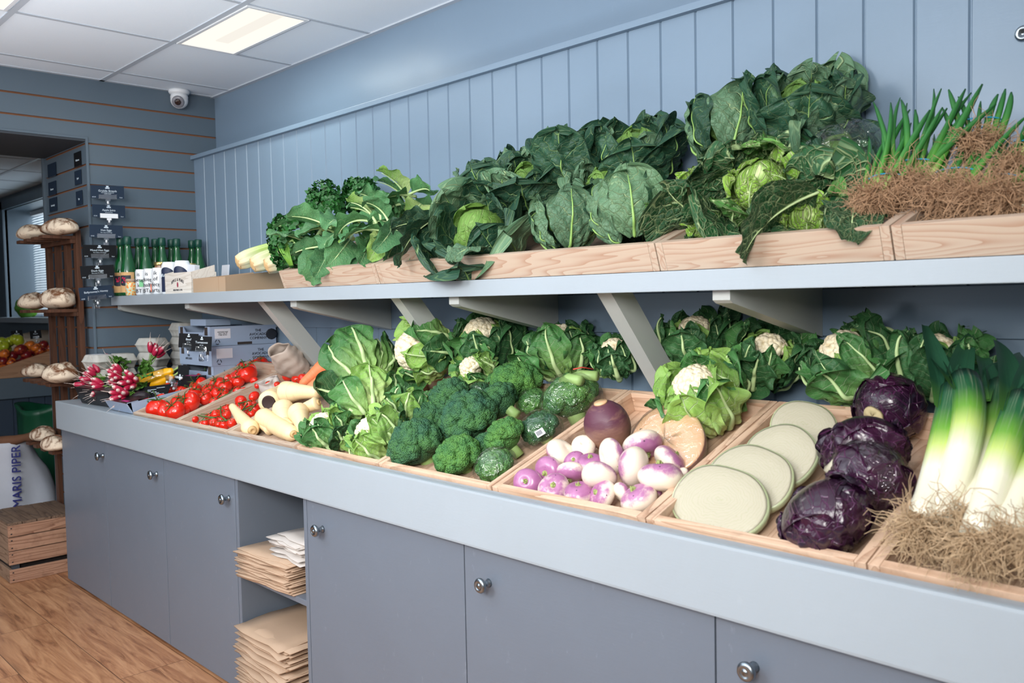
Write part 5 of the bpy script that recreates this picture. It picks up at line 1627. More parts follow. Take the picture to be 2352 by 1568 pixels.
# ---------------------------------------------------------------- parsley
for pi, (px, py, yy, rx, ry, rz, lb) in enumerate([(676, 548, -.40, .125, .075, .105, 'curly parsley bunch hanging over the front of the celery box'),
                                                   (752, 478, -.24, .085, .07, .085, 'curly parsley bunch in the middle, behind the front parsley'),
                                                   (828, 448, -.13, .085, .06, .06, 'small curly parsley bunch at the back against the wall boards')]):
    P = at(px, py, 'y', yy)
    t = thing('parsley_bunch', lb, 'parsley', P, 'parsley bunches')
    r = np.random.RandomState(60 + pi); mb = MB(); w = Wob(61 + pi, 6, (2, 5))
    for k in range(620):
        d = r.randn(3); d /= np.linalg.norm(d)
        rad = r.uniform(.62, 1.0) ** .5 * (1 + .18 * w(d))
        p = d * rad * np.array([rx, ry, rz])
        if d[1] > .55: continue
        # a curled sprig: small ruffled cup
        nrm = Vector(d + r.randn(3) * .35).normalized()
        s = r.uniform(.008, .014); fm = frame(p, nrm, (r.randn(), r.randn(), r.randn()))
        v = [(0, 0, 0)]; f = []; n = 9; ph = r.uniform(0, 6)
        for ring, (q, h) in enumerate(((.5, .25), (1.0, .35))):
            for j in range(n):
                a = 6.2832 * j / n
                rr = s * q * (1 + .25 * math.sin(a * 3 + ph)); v.append((rr * math.cos(a), rr * math.sin(a), s * h * (1 + 1.0 * math.sin(a * 4.5 + ph) * ring)))
        for j in range(n):
            j2 = (j + 1) % n
            f.append((0, 1 + j, 1 + j2)); f.append((1 + j, 1 + n + j, 1 + n + j2, 1 + j2))
        mb.add(v, f, 0, mat=fm)
    mb.build('foliage', M['parsley'], t)
    mb = MB()
    if pi == 0:
        for k in range(26):
            a = r.uniform(-.6, .6)
            tube(mb, [(.06 + .02 * a, -.05, -.10), (.05 + .02 * a - .01 * r.rand(), -.065 + .02 * a, -.05), (.0 + .05 * a, -.05 + .02 * a, .0), (-.02 + .06 * a, -.03, .05)], [.0022, .002, .0016, .001], 5)
    else:
        for k in range(16):
            a = r.uniform(-.6, .6)
            tube(mb, [(.02 + .02 * a, -.03, -rz), (.02 + .03 * a, -.03, -rz * .4), (.04 * a, -.02, rz * .3)], [.002, .0018, .001], 5)
    mb.build('stems', M['pstem'], t)

# ---------------------------------------------------------------- celery hearts
for ci, (px, py, yy, lb) in enumerate([(546, 604, -.40, 'celery head furthest left, its cut base facing out of the box'), (580, 610, -.405, 'middle celery head with a browned cut base'), (612, 612, -.41, 'rightmost celery head, half hidden under the parsley')]):
    P = at(px, py, 'y', yy)
    t = thing('celery_head', lb, 'celery', group='celery heads', m=frame(P, (.30, .88, .36), (0, 0, 1)))
    mb = MB(); v = []; f = []; nz, na = 12, 40
    for i in range(nz + 1):
        u = i / nz
        rr = [.030, .037, .040, .040, .039, .037, .035, .034, .033, .032, .031, .03, .028][i] * .9
        for k in range(na):
            a = 6.2832 * k / na
            q = rr * (1 + .07 * math.cos(a * 7 + ci)) ; v.append((q * math.cos(a), q * math.sin(a), u * .26 - .0))
    uv = [((k % na) / na, (k // na) / nz) for k in range((nz + 1) * na)]
    for i in range(nz):
        for k in range(na): f.append((i * na + k, i * na + (k + 1) % na, (i + 1) * na + (k + 1) % na, (i + 1) * na + k))
    mb.add(v, f, 0, uv); mb.build('stalks', M['celery'], t)
    mb = MB(); lathe(mb, [(0, -.006), (.012, -.005), (.022, -.001), (.027, .002)], 24, fn=lambda r_, z_, a_: (r_ * (1 + .1 * math.cos(5 * a_)), z_ + .001 * math.cos(9 * a_))); mb.build('cut_base', M['ringtop'], t)

# ---------------------------------------------------------------- roots and spring onions


def root_mass(mb, seed, n, spread, length, base=(0, 0, 0), rad=.0007, main=(0, 0, -1), curl=.5, flat=1.0, floor=None):
    r = np.random.RandomState(seed)
    main = np.array(main, float)
    for k in range(n):
        d = main + r.randn(3) * spread; d /= np.linalg.norm(d)
        p = np.array(base, float) + r.randn(3) * .006; pts = [Vector(p)]
        L = length * r.uniform(.5, 1.2); st = 7
        for i in range(st):
            d = d + r.randn(3) * curl; d[2] -= .08; d /= np.linalg.norm(d)
            p = p + d * L / st
            if floor is not None and p[2] < floor: p[2] = floor + r.rand() * .006
            pts.append(Vector(p))
        tube(mb, pts, [rad * (1.25 - .8 * i / st) for i in range(st + 1)], 3, cap=False)


def blade(mb, seed, base, d, L, w, bend=(0, 0, -.3), n=10, mi=0):
    """hollow tapering spring onion leaf"""
    d = Vector(d).normalized(); b = Vector(bend)
    pts = []; p = Vector(base)
    for i in range(n + 1):
        pts.append(p.copy()); p = p + (d + b * (i / n) ** 2).normalized() * (L / n)
    rad = [w * (.75 if i == 0 else 1.0) * (1 - (i / n) ** 7 * .75) for i in range(n + 1)]
    tube(mb, pts, rad, 7, mi, flat=.75)


SO = 'spring onion bunches on the shelf'
ONI = [
    # root centre px, depth, root radius scale, leaf direction, leaf length, n blades, label
    (2010, 470, -.37, 1.0, (.12, .50, .75), .25, 10, 'spring onion bunch furthest left, roots to the front, leaves up the wall'),
    (2085, 440, -.33, 1.15, (-.02, .42, .88), .23, 13, 'spring onion bunch second from the left with a blue band across its leaves'),
    (2170, 455, -.35, 1.1, (.05, .60, .70), .20, 9, 'spring onion bunch in the middle, white bulbs showing over its roots'),
    (2255, 470, -.36, 1.15, (.35, .60, .65), .22, 9, 'spring onion bunch low at the front, fourth from the left'),
    (2245, 345, -.24, .95, (-.10, .35, .9), .13, 7, 'small spring onion bunch lying on top with short curled leaves'),
    (2335, 400, -.30, 1.0, (.35, .35, .85), .30, 15, 'spring onion bunch at the right edge with long leaves fanned up to the right'),
    (2330, 470, -.36, 1.1, (.7, .5, .3), .2, 8, 'spring onion bunch at the lower right edge, mostly brown roots')]
for i, (px, py, yy, rs, dr, L, n, lb) in enumerate(ONI):
    P = at(px, py, 'y', yy)
    t = thing('spring_onion_bunch', lb, 'spring onions', P, SO)
    r = np.random.RandomState(500 + i)
    mb = MB()
    root_mass(mb, 510 + i, 380, .75, .085 * rs, (0, -.01, .012), .00085, (-.1, -.85, -.25), .55, floor=-.045)
    root_mass(mb, 530 + i, 160, .9, .055 * rs, (0.03, -.01, .01), .00075, (.2, -.4, .1), .6, floor=-.045)
    ro = mb.build('roots', M['roots'], t); ro['kind'] = 'stuff'
    d = Vector(dr).normalized()
    side = d.cross(Vector((0, 0, 1))).normalized(); up = side.cross(d)
    for k in range(n):
        mb = MB(); a = -1 + 2 * k / (n - 1)
        b0 = side * (a * .028) + up * r.uniform(-.008, .012)
        dd = d + side * a * .35 + up * r.uniform(-.15, .15)
        blade(mb, k, b0, dd, L * r.uniform(.75, 1.1), r.uniform(.0052, .0075), bend=(side * r.uniform(-.45, .45) + up * r.uniform(-.3, .1)))
        mb.build('onion', M['scallion'], t)
    mb = MB()
    cx_ = d * .06
    tube(mb, [cx_ + side * (.040 * math.cos(q)) + up * (.018 * math.sin(q)) for q in np.linspace(0, 6.2832, 25)], .0014, 5, cap=False)
    mb.build('rubber_band', M['twine'], t)

# ---------------------------------------------------------------- cauliflowers


def curd_mesh(seed, R, n=46, sub=2, half=1.35):
    mb = MB(); r = np.random.RandomState(seed); v, f = ico(sub)
    for k in range(n):
        z = 1 - (1 - math.cos(half)) * (k + .5) / n
        a = GA * k; s = math.sqrt(max(0, 1 - z * z))
        p = np.array([s * math.cos(a), s * math.sin(a), z]) * R * .80
        q = R * r.uniform(.24, .33)
        w = Wob(seed * 50 + k, 5, (3, 6))
        mb.add(v * (q * (1 + .10 * w(v)))[:, None] + p, f)
    mb.add(v * R * .80, f)
    return mb


def cauli(name, label, group, loc, axis, R, seed, kind='mid', curd=.62, n_out=7, open_=1.0, ref=(1, 0, 0), sc=1.0, extra=2):
    t = thing(name, label, 'cauliflower', group=group, m=frame(loc, axis, ref, sc))
    o = curd_mesh(seed, R * curd).build('curd', M['curd'], t); o.location = (0, 0, R * .16)
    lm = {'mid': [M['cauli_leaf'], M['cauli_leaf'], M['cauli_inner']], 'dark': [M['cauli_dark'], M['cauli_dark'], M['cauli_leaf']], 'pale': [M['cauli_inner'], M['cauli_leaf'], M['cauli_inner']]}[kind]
    lay = [dict(n=6, R=.82, th0=.5, th1=2.52 - .12 * open_, aw=.62, flare=.002, ruf=.008, cup=.004, mat=M['cauli_inner'], rib=.0050, tuck=.012, ribu=.8),
           dict(n=n_out, R=.94, th0=.4, th1=2.40, aw=.66, flare=R * .10 * open_, ruf=.012, cup=.010, mat=lm, rib=.0075, wr=.005, ribu=.9, nu=26, nv=21),
           dict(n=n_out - 1, R=1.05, th0=.35, th1=2.20, aw=.72, flare=R * .22 * open_, ruf=.014, cup=.014, mat=lm, rib=.0095, wr=.006, fp=2.2, ribu=.92, nu=26, nv=21),
           dict(n=extra, R=1.10, th0=.3, th1=1.75, aw=.7, flare=R * .55 * open_, ruf=.016, cup=.014, mat=[M['cauli_dark'], M['cauli_leaf']], rib=.010, wr=.006, fp=1.6, ribu=.92)]
    k = 0
    for li, ly in enumerate(lay):
        for i in range(ly['n']):
            r = random.Random(seed * 77 + k); mb = MB()
            leaf_patch(mb, seed * 31 + k * 11, R * ly['R'], ly['th0'], ly['th1'] + r.uniform(-.22, .15), ly['aw'] * r.uniform(.85, 1.12), ly['flare'] * r.uniform(.2, 1.7), ly['ruf'], ly.get('cup', 0),
                       ly.get('wr', .003), az=6.2832 * i / ly['n'] + li * .45 + r.uniform(-.25, .25) + seed, nu=ly.get('nu', 22), nv=ly.get('nv', 17), rib=ly['rib'] * r.uniform(.8, 1.2), lob=.10, fp=ly.get('fp', 3), tuck=ly.get('tuck', 0), ribu=ly['ribu'] * r.uniform(.8, 1.0))
            mt = ly['mat'] if not isinstance(ly['mat'], list) else ly['mat'][r.randrange(len(ly['mat']))]
            soft(mb.build('leaf', [mt, M['rib']], t)); k += 1
    press(t, -.006, 1.318)
    return t


CF = 'leafy cauliflowers on the counter'
CFS = [
    # px, py, y or bed height, half px, axis, kind, open, label
    (968, 805, ('y', -.27), 76, (-.35, -.86, .12), 'mid', .9, .74, 'cauliflower at the top of the heap with its large cream curd facing left'),
    (832, 842, ('y', -.33), 80, (-.75, .25, .45), 'mid', .9, .5, 'cauliflower with broad green outer leaves lying on its side above the parsnips'),
    (845, 915, ('y', -.47), 70, (-.62, .30, .50), 'mid', .8, .5, 'cauliflower in the middle of the heap with a long curved midrib'),
    (748, 985, ('y', -.625), 58, (-.25, -.45, .80), 'pale', .7, .6, 'small cauliflower at the front left of the heap beside the parsnips'),
    (862, 1000, ('y', -.60), 70, (-.30, -.55, .75), 'pale', .8, .6, 'pale cauliflower at the front of its tray with torn light green leaves'),
    (955, 930, ('y', -.43), 58, (.2, .30, .9), 'mid', .7, .5, 'cauliflower wedged between the heap and the broccoli, long upright leaves'),
    (1090, 850, ('y', -.22), 52, (-.1, -.75, .5), 'mid', .9, .62, 'small cauliflower behind the broccoli with a little round curd'),
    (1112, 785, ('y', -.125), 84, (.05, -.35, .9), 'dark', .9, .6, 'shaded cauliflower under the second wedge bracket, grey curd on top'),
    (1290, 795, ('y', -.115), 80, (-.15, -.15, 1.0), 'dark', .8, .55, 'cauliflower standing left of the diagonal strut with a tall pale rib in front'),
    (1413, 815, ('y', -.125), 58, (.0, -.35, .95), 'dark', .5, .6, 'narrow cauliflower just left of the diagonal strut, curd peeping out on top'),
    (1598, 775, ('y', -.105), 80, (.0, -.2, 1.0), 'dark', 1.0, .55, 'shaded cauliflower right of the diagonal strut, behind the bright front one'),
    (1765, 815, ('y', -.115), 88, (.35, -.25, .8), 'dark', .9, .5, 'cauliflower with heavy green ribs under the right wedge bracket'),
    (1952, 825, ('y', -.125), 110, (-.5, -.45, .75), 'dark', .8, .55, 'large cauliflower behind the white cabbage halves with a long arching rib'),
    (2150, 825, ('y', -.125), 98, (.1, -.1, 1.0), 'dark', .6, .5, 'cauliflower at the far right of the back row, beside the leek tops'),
    (1608, 905, ('y', -.27), 108, (-.12, -.58, .80), 'pale', .9, .58, 'bright fresh cauliflower in the turnip tray with a cream curd in pale ruffled leaves')]
for i, (px, py, pl, rp, ax, kd, op, cr, lb) in enumerate(CFS):
    P = at(px, py, pl[0], pl[1]); R = rp * mpp(P) * .86
    sc = (1, 1, 1)
    cauli('cauliflower', lb, CF, P, ax, R, 11 + i, kd, cr, 7, op, extra=2 if i not in (9,) else 1)

# ---------------------------------------------------------------- broccoli


def broccoli_mesh(seed, R, n=58, half=1.75, sub=3):
    mb = MB(); r = np.random.RandomState(seed); v, f = ico(sub)
    for k in range(n):
        z = 1 - (1 - math.cos(half)) * (k + .5) / n
        a = GA * k + r.uniform(-.2, .2); s = math.sqrt(max(0, 1 - z * z))
        p = np.array([s * math.cos(a), s * math.sin(a), z * .80]) * R * r.uniform(.74, .82)
        q = R * r.uniform(.20, .28)
        w = Wob(seed * 60 + k, 8, (4, 9)); w2 = Wob(seed * 61 + k, 8, (12, 22))
        mb.add(v * (q * (1 + .10 * w(v) + .04 * w2(v)))[:, None] + p, f)
    mb.add(v * np.array([R * .78, R * .78, R * .6]), f)
    return mb


BRO = 'broccoli heads in the tray'
BR = [
    (957, 1022, .055, 64, (-.25, -.45, .85), 0, 1, 'blue-green broccoli head at the front left corner of its tray'),
    (1053, 1050, .045, 54, (-.1, -.5, .85), 1, 0, 'round broccoli head at the front of the tray with a thin stalk lying on it'),
    (1078, 962, .085, 68, (-.1, -.5, .85), 0, 0, 'largest broccoli head, in the middle of the tray'),
    (1160, 1005, .06, 47, (-.45, -.35, .75), 1, 1, 'small bright broccoli head with a stout stem at the right of the tray'),
    (1033, 915, .085, 48, (-.35, -.45, .8), 0, 1, 'broccoli head leaning on the cauliflower leaves, stem down'),
    (1187, 880, .09, 58, (.0, -.3, .95), 1, 1, 'broad flat broccoli head at the back of the tray'),
    (1150, 925, .085, 46, (-.85, -.2, .55), 0, 1, 'broccoli head on its side with a pale branching stem pointing right'),
    (1012, 1012, .03, 44, (.1, -.4, .9), 0, 0, 'broccoli head low between the front left and front middle heads'),
    (1120, 1030, .03, 40, (.1, -.4, .9), 0, 0, 'broccoli head low between the round front head and the small bright one'),
    (985, 960, .05, 42, (.1, -.4, .9), 0, 0, 'broccoli head squeezed against the cauliflower leaves, left of the largest'),
]
for i, (px, py, h, rp, ax, bright, st, lb) in enumerate(BR):
    P = bed(px, py, h); R = rp * mpp(P) * 1.08
    t = thing('broccoli', lb, 'broccoli', group=BRO, m=frame(P, ax, (1, 0, 0)))
    broccoli_mesh(20 + i, R).build('crown', M['broc2'] if bright else M['broc'], t)
    mb = MB(); w = R * .26
    tube(mb, [(0, 0, -R * 1.05), (0, 0, -R * .6), (0, 0, -R * .2), (0, 0, R * .1)], [w, w * .95, w * 1.1, w * 1.6], 12)
    for k in range(5):
        a = k * 1.26; tube(mb, [(0, 0, -R * .7), (math.cos(a) * R * .35, math.sin(a) * R * .35, -R * .22), (math.cos(a) * R * .55, math.sin(a) * R * .55, R * .0)], [w * .5, w * .4, w * .45], 8)
    mb.build('stem', M['stalk'], t)
for i, (px, py, h, rp, ax, sx, lb) in enumerate([(1138, 1072, .035, 46, (-.1, -.5, .8), 1.0, 'plastic-wrapped broccoli at the front right corner of its tray'),
                                                 (1242, 985, .045, 46, (-.2, -.45, .85), 1.0, 'plastic-wrapped broccoli with a small barcode label at the tray side'),
                                                 (1312, 918, .075, 66, (-.3, -.1, .9), 1.1, 'large plastic-wrapped broccoli pack with stems and a red tie at the back right'),
                                                 (1100, 905, .06, 30, (0, -.4, .9), 1.0, 'plastic-wrapped broccoli half hidden behind the largest head'),
                                                 (1225, 925, .05, 36, (0, -.4, .9), 1.0, 'plastic-wrapped broccoli glimpsed behind the branching stem')]):
    P = bed(px, py, h); R = rp * mpp(P) * 1.06
    t = thing('wrapped_broccoli', lb, 'broccoli', group='plastic-wrapped broccoli', m=frame(P, ax, (1, 0, 0)))
    broccoli_mesh(40 + i, R * .95).build('crown', M['broc2'] if i % 2 == 0 else M['broc'], t)
    mb = MB(); tube(mb, [(0, 0, -R), (0, 0, 0)], [R * .25, R * .4], 12)
    if i == 2:
        for dx in (-.2, .25): tube(mb, [(R * .1, dx * R, R * .62), (R * .5, dx * R * 1.3, R * .66), (R * 1.02, dx * R * 1.8, R * .45)], [R * .20, R * .17, R * .17], 10)
    mb.build('stem', M['stalk'], t)
    if i == 2:
        mb = MB(); tube(mb, [(R * .62, -R * .1, R * .90), (R * .7, R * .25, R * .88), (R * .8, R * .62, R * .72)], .0018, 5); mb.build('tie', M['redtie'] if 'redtie' in M else plain('red_tie', lin(214, 70, 60), .5), t)
    mb = MB(); v, f = ico(4); w = Wob(90 + i, 8, (3, 8)); w2 = Wob(95 + i, 8, (9, 16))
    mb.add(v * (R * np.array([1.09, 1.09, .92])) * (1 + .03 * w(v) + .015 * w2(v))[:, None] + np.array([0, 0, -R * .02]), f); mb.build('plastic_wrap', M['wrap'], t)
    if i == 1:
        mb = MB(); box(mb, (-.012, -.009, -.0003), (.012, .009, .0003))
        lab = mb.build('label', M['paper'], t, smooth=False, m=frame((R * .80, -R * .72, R * .22), (.75, -.65, .25), (.5, .8, 0)))
        mb = MB()
        for q in range(7): box(mb, (-.009 + .0022 * q, -.005, .0004), (-.0078 + .0022 * q, .006, .0006))
        mb.build('barcode', M['boxink'], lab, smooth=False)
# ---------------------------------------------------------------- tomatoes


def tomato_mesh(seed, lobes=5, tall=.86):
    mb = MB(); ph = seed * 1.7
    prof = []
    for i in range(17):
        a = -math.pi / 2 + math.pi * i / 16
        prof.append((max(math.cos(a), .002), math.sin(a) * tall))

    def fn(r, z, a):
        top = max(0, z / tall); dim = .16 * math.exp(-(r / .32) ** 2) * (1 if z > 0 else .35)
        return r * (1 + .035 * math.cos(lobes * a + ph) * (.3 + top)), z - math.copysign(dim, z)
    lathe(mb, prof, 30, fn=fn)
    return mb


def calyx_mesh(seed, n=5, stem=.5):
    mb = MB(); r = np.random.RandomState(seed)
    for k in range(n):
        a = 6.2832 * k / n + r.uniform(-.2, .2); L = r.uniform(.55, .95)
        p = [(.04, .70), (.25, .80 + r.uniform(-.02, .06)), (.5 * L + .2, .84 + r.uniform(-.05, .15)), (L + .2, .78 + r.uniform(-.1, .3))]
        tube(mb, [(q * math.cos(a), q * math.sin(a), z) for q, z in p], [.05, .07, .05, .01], 5, flat=.4)
    dx, dy = r.uniform(-.3, .3, 2)
    tube(mb, [(0, 0, .68), (0, 0, .85), (dx * .5, dy * .5, .95 + stem * .4), (dx * 1.4, dy * 1.4, 1.0 + stem * .6)], [.06, .05, .045, .05], 6)
    return mb


TOMP = [(339, 936, 21), (362, 938, 24), (382, 944, 19), (403, 943, 21), (437, 923, 22), (394, 894, 18), (427, 880, 18), (457, 886, 20), (465, 871, 16), (418, 903, 15), (471, 914, 15),
        (517, 887, 15), (494, 880, 14), (547, 876, 14), (568, 859, 21), (555, 849, 16), (586, 842, 17), (561, 835, 15), (609, 820, 14), (587, 818, 13), (618, 843, 13), (521, 868, 12), (541, 865, 12), (500, 903, 14), (355, 916, 15), (447, 905, 15), (372, 922, 17), (410, 925, 17), (448, 898, 17), (480, 896, 15), (440, 890, 16), (505, 882, 15), (532, 880, 13), (550, 862, 15), (600, 833, 14), (486, 905, 15), (420, 938, 16)]
prot = []
ph = places([(a, b) for a, b, _ in TOMP], 4, ['front row', 'second row', 'third row', 'back row'])
for i, (px, py, rp) in enumerate(TOMP):
    P = bed(px, py, rp * .0016 * 1.05); R = rp * mpp(P) * 1.10
    r = random.Random(i)
    ax = (r.uniform(-.1, .9), r.uniform(-1.0, .1), r.uniform(.2, 1))
    lb = 'red vine tomato, ' + ph[i] + ' of the tomato tray'
    if i < 4:
        t = thing('tomato', lb, 'tomato', group='vine tomatoes in the left pine tray', m=frame(P, ax, (1, 0, 0), R))
        tomato_mesh(i).build('flesh', M['tomato'], t); calyx_mesh(i, 5, 1.1).build('calyx', M['calyx'], t); prot.append(t)
    else:
        dup(prot[i % 4], lb, m=frame(P, ax, (r.random(), r.random(), 0), R))

# cherry and plum tomatoes on their vines


def truss(label, name, pts, long_, sd):
    """pts: zoom pixels (x, y, r) of the tomatoes of one vine"""
    W_ = []
    for j, (x, y, rr) in enumerate(pts):
        px, py = 150 + x / 3.92, 700 + y / 3.92
        P = bed(px, py, .016 + (.012 if j % 3 == 0 else 0)); W_.append((P, rr / 3.92 * mpp(P) * 1.2))
    c0 = sum((p for p, _ in W_), Vector()) / len(W_)
    t = thing(name, label, 'tomatoes', c0, 'tomatoes on the vine')
    r = random.Random(sd); me = ce = None
    up = Vector((.25, -.45, .86)).normalized()
    pth = sorted(W_, key=lambda q: q[0].x + q[0].y * .8)
    sp = []
    for j in range(0, len(pth), 2):
        a = pth[j][0]; b = pth[min(j + 1, len(pth) - 1)][0]
        sp.append((a + b) / 2 - c0 + up * .017)
    mb = MB(); tube(mb, sp, [.0026] * len(sp), 6)
    for p, R in W_:
        q = p - c0 + up * R * .95; n = min(sp, key=lambda s_: (s_ - q).length)
        tube(mb, [q, (q + n) / 2 + up * .003, n], .0014, 5)
    mb.build('vine', M['calyx'], t)
    for j, (p, R) in enumerate(W_):
        ax = up + Vector((r.uniform(-.5, .5), r.uniform(-.5, .5), r.uniform(-.3, .3)))
        if long_:
            ax = Vector((r.uniform(.3, 1), r.uniform(-.5, .5), r.uniform(-.3, .4)))
        mt = frame(p - c0, ax, (1, 0, 0), (R, R, R * (1.35 if long_ else 1.0)))
        if me is None:
            o = tomato_mesh(sd, 4, .97).build('tomato', M['tomato'], t, m=mt); me = o.data
            k = calyx_mesh(sd, 5, .3).build('calyx', M['calyx'], o); ce = k.data
        else:
            o = bpy.data.objects.new('tomato', me); COL.objects.link(o); o.parent = t; o.matrix_local = mt
            k = bpy.data.objects.new('calyx', ce); COL.objects.link(k); k.parent = o


truss('vine of cherry tomatoes at the front left of the cherry tomato tray', 'cherry_tomato_vine', [(1165, 1030, 30), (1225, 1015, 35), (1215, 960, 30), (1260, 1068, 30), (1295, 1010, 30), (1290, 940, 30), (1335, 1058, 34), (1400, 1035, 30)], False, 1)
truss('vine of cherry tomatoes along the front edge beside the loose parsnip', 'cherry_tomato_vine', [(1360, 985, 38), (1430, 1085, 40), (1450, 990, 38), (1500, 1065, 38), (1410, 940, 32), (1460, 930, 32), (1380, 1075, 28), (1230, 1070, 26)], False, 2)
truss('vine of cherry tomatoes against the divider next to the big tomatoes', 'cherry_tomato_vine', [(1345, 875, 40), (1430, 820, 40), (1440, 778, 28), (1505, 820, 28), (1470, 870, 32), (1400, 895, 32), (1550, 770, 34), (1370, 905, 28)], False, 3)
truss('vine of cherry tomatoes between the loose parsnip and the parsnip tray', 'cherry_tomato_vine', [(1590, 1000, 30), (1560, 900, 30), (1620, 965, 30), (1675, 985, 32), (1710, 940, 40), (1755, 910, 30), (1650, 905, 32), (1690, 890, 28), (1580, 935, 28)], False, 4)
truss('vine of small plum tomatoes behind the little paper bag', 'plum_tomato_vine', [(2005, 640, 38), (2060, 615, 40), (2090, 672, 45), (2150, 668, 40), (2120, 580, 28), (2195, 607, 48), (2270, 572, 40), (2185, 572, 28), (2000, 595, 34)], True, 5)
for i, (x, y, rr, ax, lb) in enumerate([(1580, 862, 48, (.9, .1, 0), 'plum tomato lying lengthwise in the middle of the cherry tomato tray'), (1700, 822, 42, (-.3, .8, .4), 'plum tomato tucked under the little paper bag'),
                                        (1615, 785, 46, (.5, .6, .2), 'rounded plum tomato behind the lengthwise one'), (1700, 680, 30, (.5, .5, .2), 'small plum tomato left of the little paper bag')]):
    px, py = 150 + x / 3.92, 700 + y / 3.92; P = bed(px, py, .035); R = rr / 3.92 * mpp(P)
    t = thing('plum_tomato', lb, 'tomato', group='loose plum tomatoes', m=frame(P, ax, (0, 0, 1), (R, R, R * 1.35)))
    tomato_mesh(30 + i, 3, 1.0).build('flesh', M['tomato'], t)
    if i == 0: calyx_mesh(30, 5, .1).build('calyx', M['calyx'], t)

# ---------------------------------------------------------------- paper bags among the tomatoes


def crumple_bag(seed, R, Hh, open_=.9, lip=0.0, nz=16, na=40):
    mb = MB(); w = Wob(seed, 9, (2, 6)); w2 = Wob(seed + 1, 9, (7, 15)); v = []; f = []
    for s in (0, 1):
        for i in range(nz + 1):
            u = i / nz
            for k in range(na):
                a = 6.2832 * k / na
                sq = (abs(math.cos(a)) ** 3 + abs(math.sin(a)) ** 3) ** (-1 / 3.0)
                q = R * (.80 + .25 * math.sin(u * 2.6)) * (1 - (1 - open_) * u) * sq * .93
                p = np.array([q * math.cos(a) * 1.15, q * math.sin(a) * .85, u * Hh])
                d = .055 * R * w(p / R * 1.1) + .028 * R * w2(p / R)
                p[:2] *= 1 + d / R * 1.6
                p[2] += .12 * R * w(p / R * .8) * u
                if lip: p[:2] *= 1 + lip * max(0, u - .72) / .28; p[2] -= lip * .5 * Hh * max(0, u - .8)
                if s: p[:2] *= .985
                v.append(p)
    m = (nz + 1) * na
    for i in range(nz):
        for k in range(na):
            k2 = (k + 1) % na
            f.append((i * na + k, i * na + k2, (i + 1) * na + k2, (i + 1) * na + k)); f.append((m + i * na + k, m + (i + 1) * na + k, m + (i + 1) * na + k2, m + i * na + k2))
    for k in range(na):
        k2 = (k + 1) % na
        f.append((nz * na + k, nz * na + k2, m + nz * na + k2, m + nz * na + k))
    f.append(list(range(na))[::-1])
    mb.add(v, f)
    return mb


P = at(684, 838, 'y', -.20)
o = crumple_bag(3, .062, .15, .80).build('paper_bag', M['kraftg'], m=frame(P + Vector((.02, 0, -.025)), (.10, -.70, .62), (0.8, .5, 0)))
tag(o, 'large crumpled grey-brown paper bag lying open on the back of the tomato tray', 'paper bag')
P = at(632, 898, 'y', -.36)
o = crumple_bag(8, .042, .075, .98, .22).build('paper_bag', M['kraftw'], m=frame(P + Vector((0, 0, -.02)), (-.15, -.35, .9), (1, 0, 0)))
tag(o, 'small open paper bag with its rim rolled down, filled with cherry tomatoes', 'paper bag')
bagp = places([(1, 0), (2, 0), (3, 0), (4, 0), (5, 0)], 1, ['little paper bag'])
for i, (x, y) in enumerate([(1730, 717), (1785, 705), (1830, 700), (1865, 692), (1908, 705)]):
    q = at(150 + x / 3.92, 703 + y / 3.92, 'y', -.372)
    t = thing('cherry_tomato', 'cherry tomato peeping out, ' + bagp[i], 'tomato', group='cherry tomatoes in the little bag', m=frame(q, (.2 * i - .4, -.3, .8), (1, 0, 0), .0125))
    tomato_mesh(50, 4, .97).build('flesh', M['tomato'], t); calyx_mesh(50 + i, 5, .3).build('calyx', M['calyx'], t)

# ---------------------------------------------------------------- parsnips and carrots


def root_veg(name, label, cat, group, A, B, ra, rb, mat, seed, tip=False, hollow=False, ringend=True):
    """tapering root from its thick crown A to the thin end B"""
    A, B = Vector(A), Vector(B); L = (B - A).length
    t = thing(name, label, cat, group=group, m=frame(A, B - A, (0, 0, 1)))
    r = np.random.RandomState(seed); mb = MB(); n = 20; w = Wob(seed, 5, (2, 5))
    pts = []; rad = []
    for i in range(n + 1):
        u = i / n
        q = ra + (rb - ra) * (u ** .75)
        if u < .10: q = ra * (.55 + .45 * math.sin(u / .10 * 1.57))
        if tip and u > .93: q *= max(.15, 1 - (u - .93) / .08)
        pts.append((.05 * L * math.sin(u * 3 + seed) * .3, .04 * L * math.sin(u * 2.2 + seed * 2) * .3, u * L)); rad.append(q * (1 + .03 * math.sin(u * 40 + seed) * (1 - u) + .03 * math.sin(u * 9 + seed)))
    tube(mb, pts, rad, 22)
    mb.build('root', mat, t)
    mb = MB()
    if hollow:
        lathe(mb, [(.0, -.0012), (ra * .40, -.0016), (ra * .47, -.0038), (ra * .53, -.003), (ra * .56, .002)], 20); mb.build('crown_hollow', M['crown'], t)
    elif ringend:
        lathe(mb, [(.0, -.0035), (ra * .16, -.0035), (ra * .2, -.006), (ra * .34, -.005), (ra * .5, .001)], 20); mb.build('crown_end', M['ringtop'], t)
    return t


PN = 'parsnips in the tray'


def bz(x, y, h): return bed(400 + x / 3.92, 720 + y / 3.92, h)


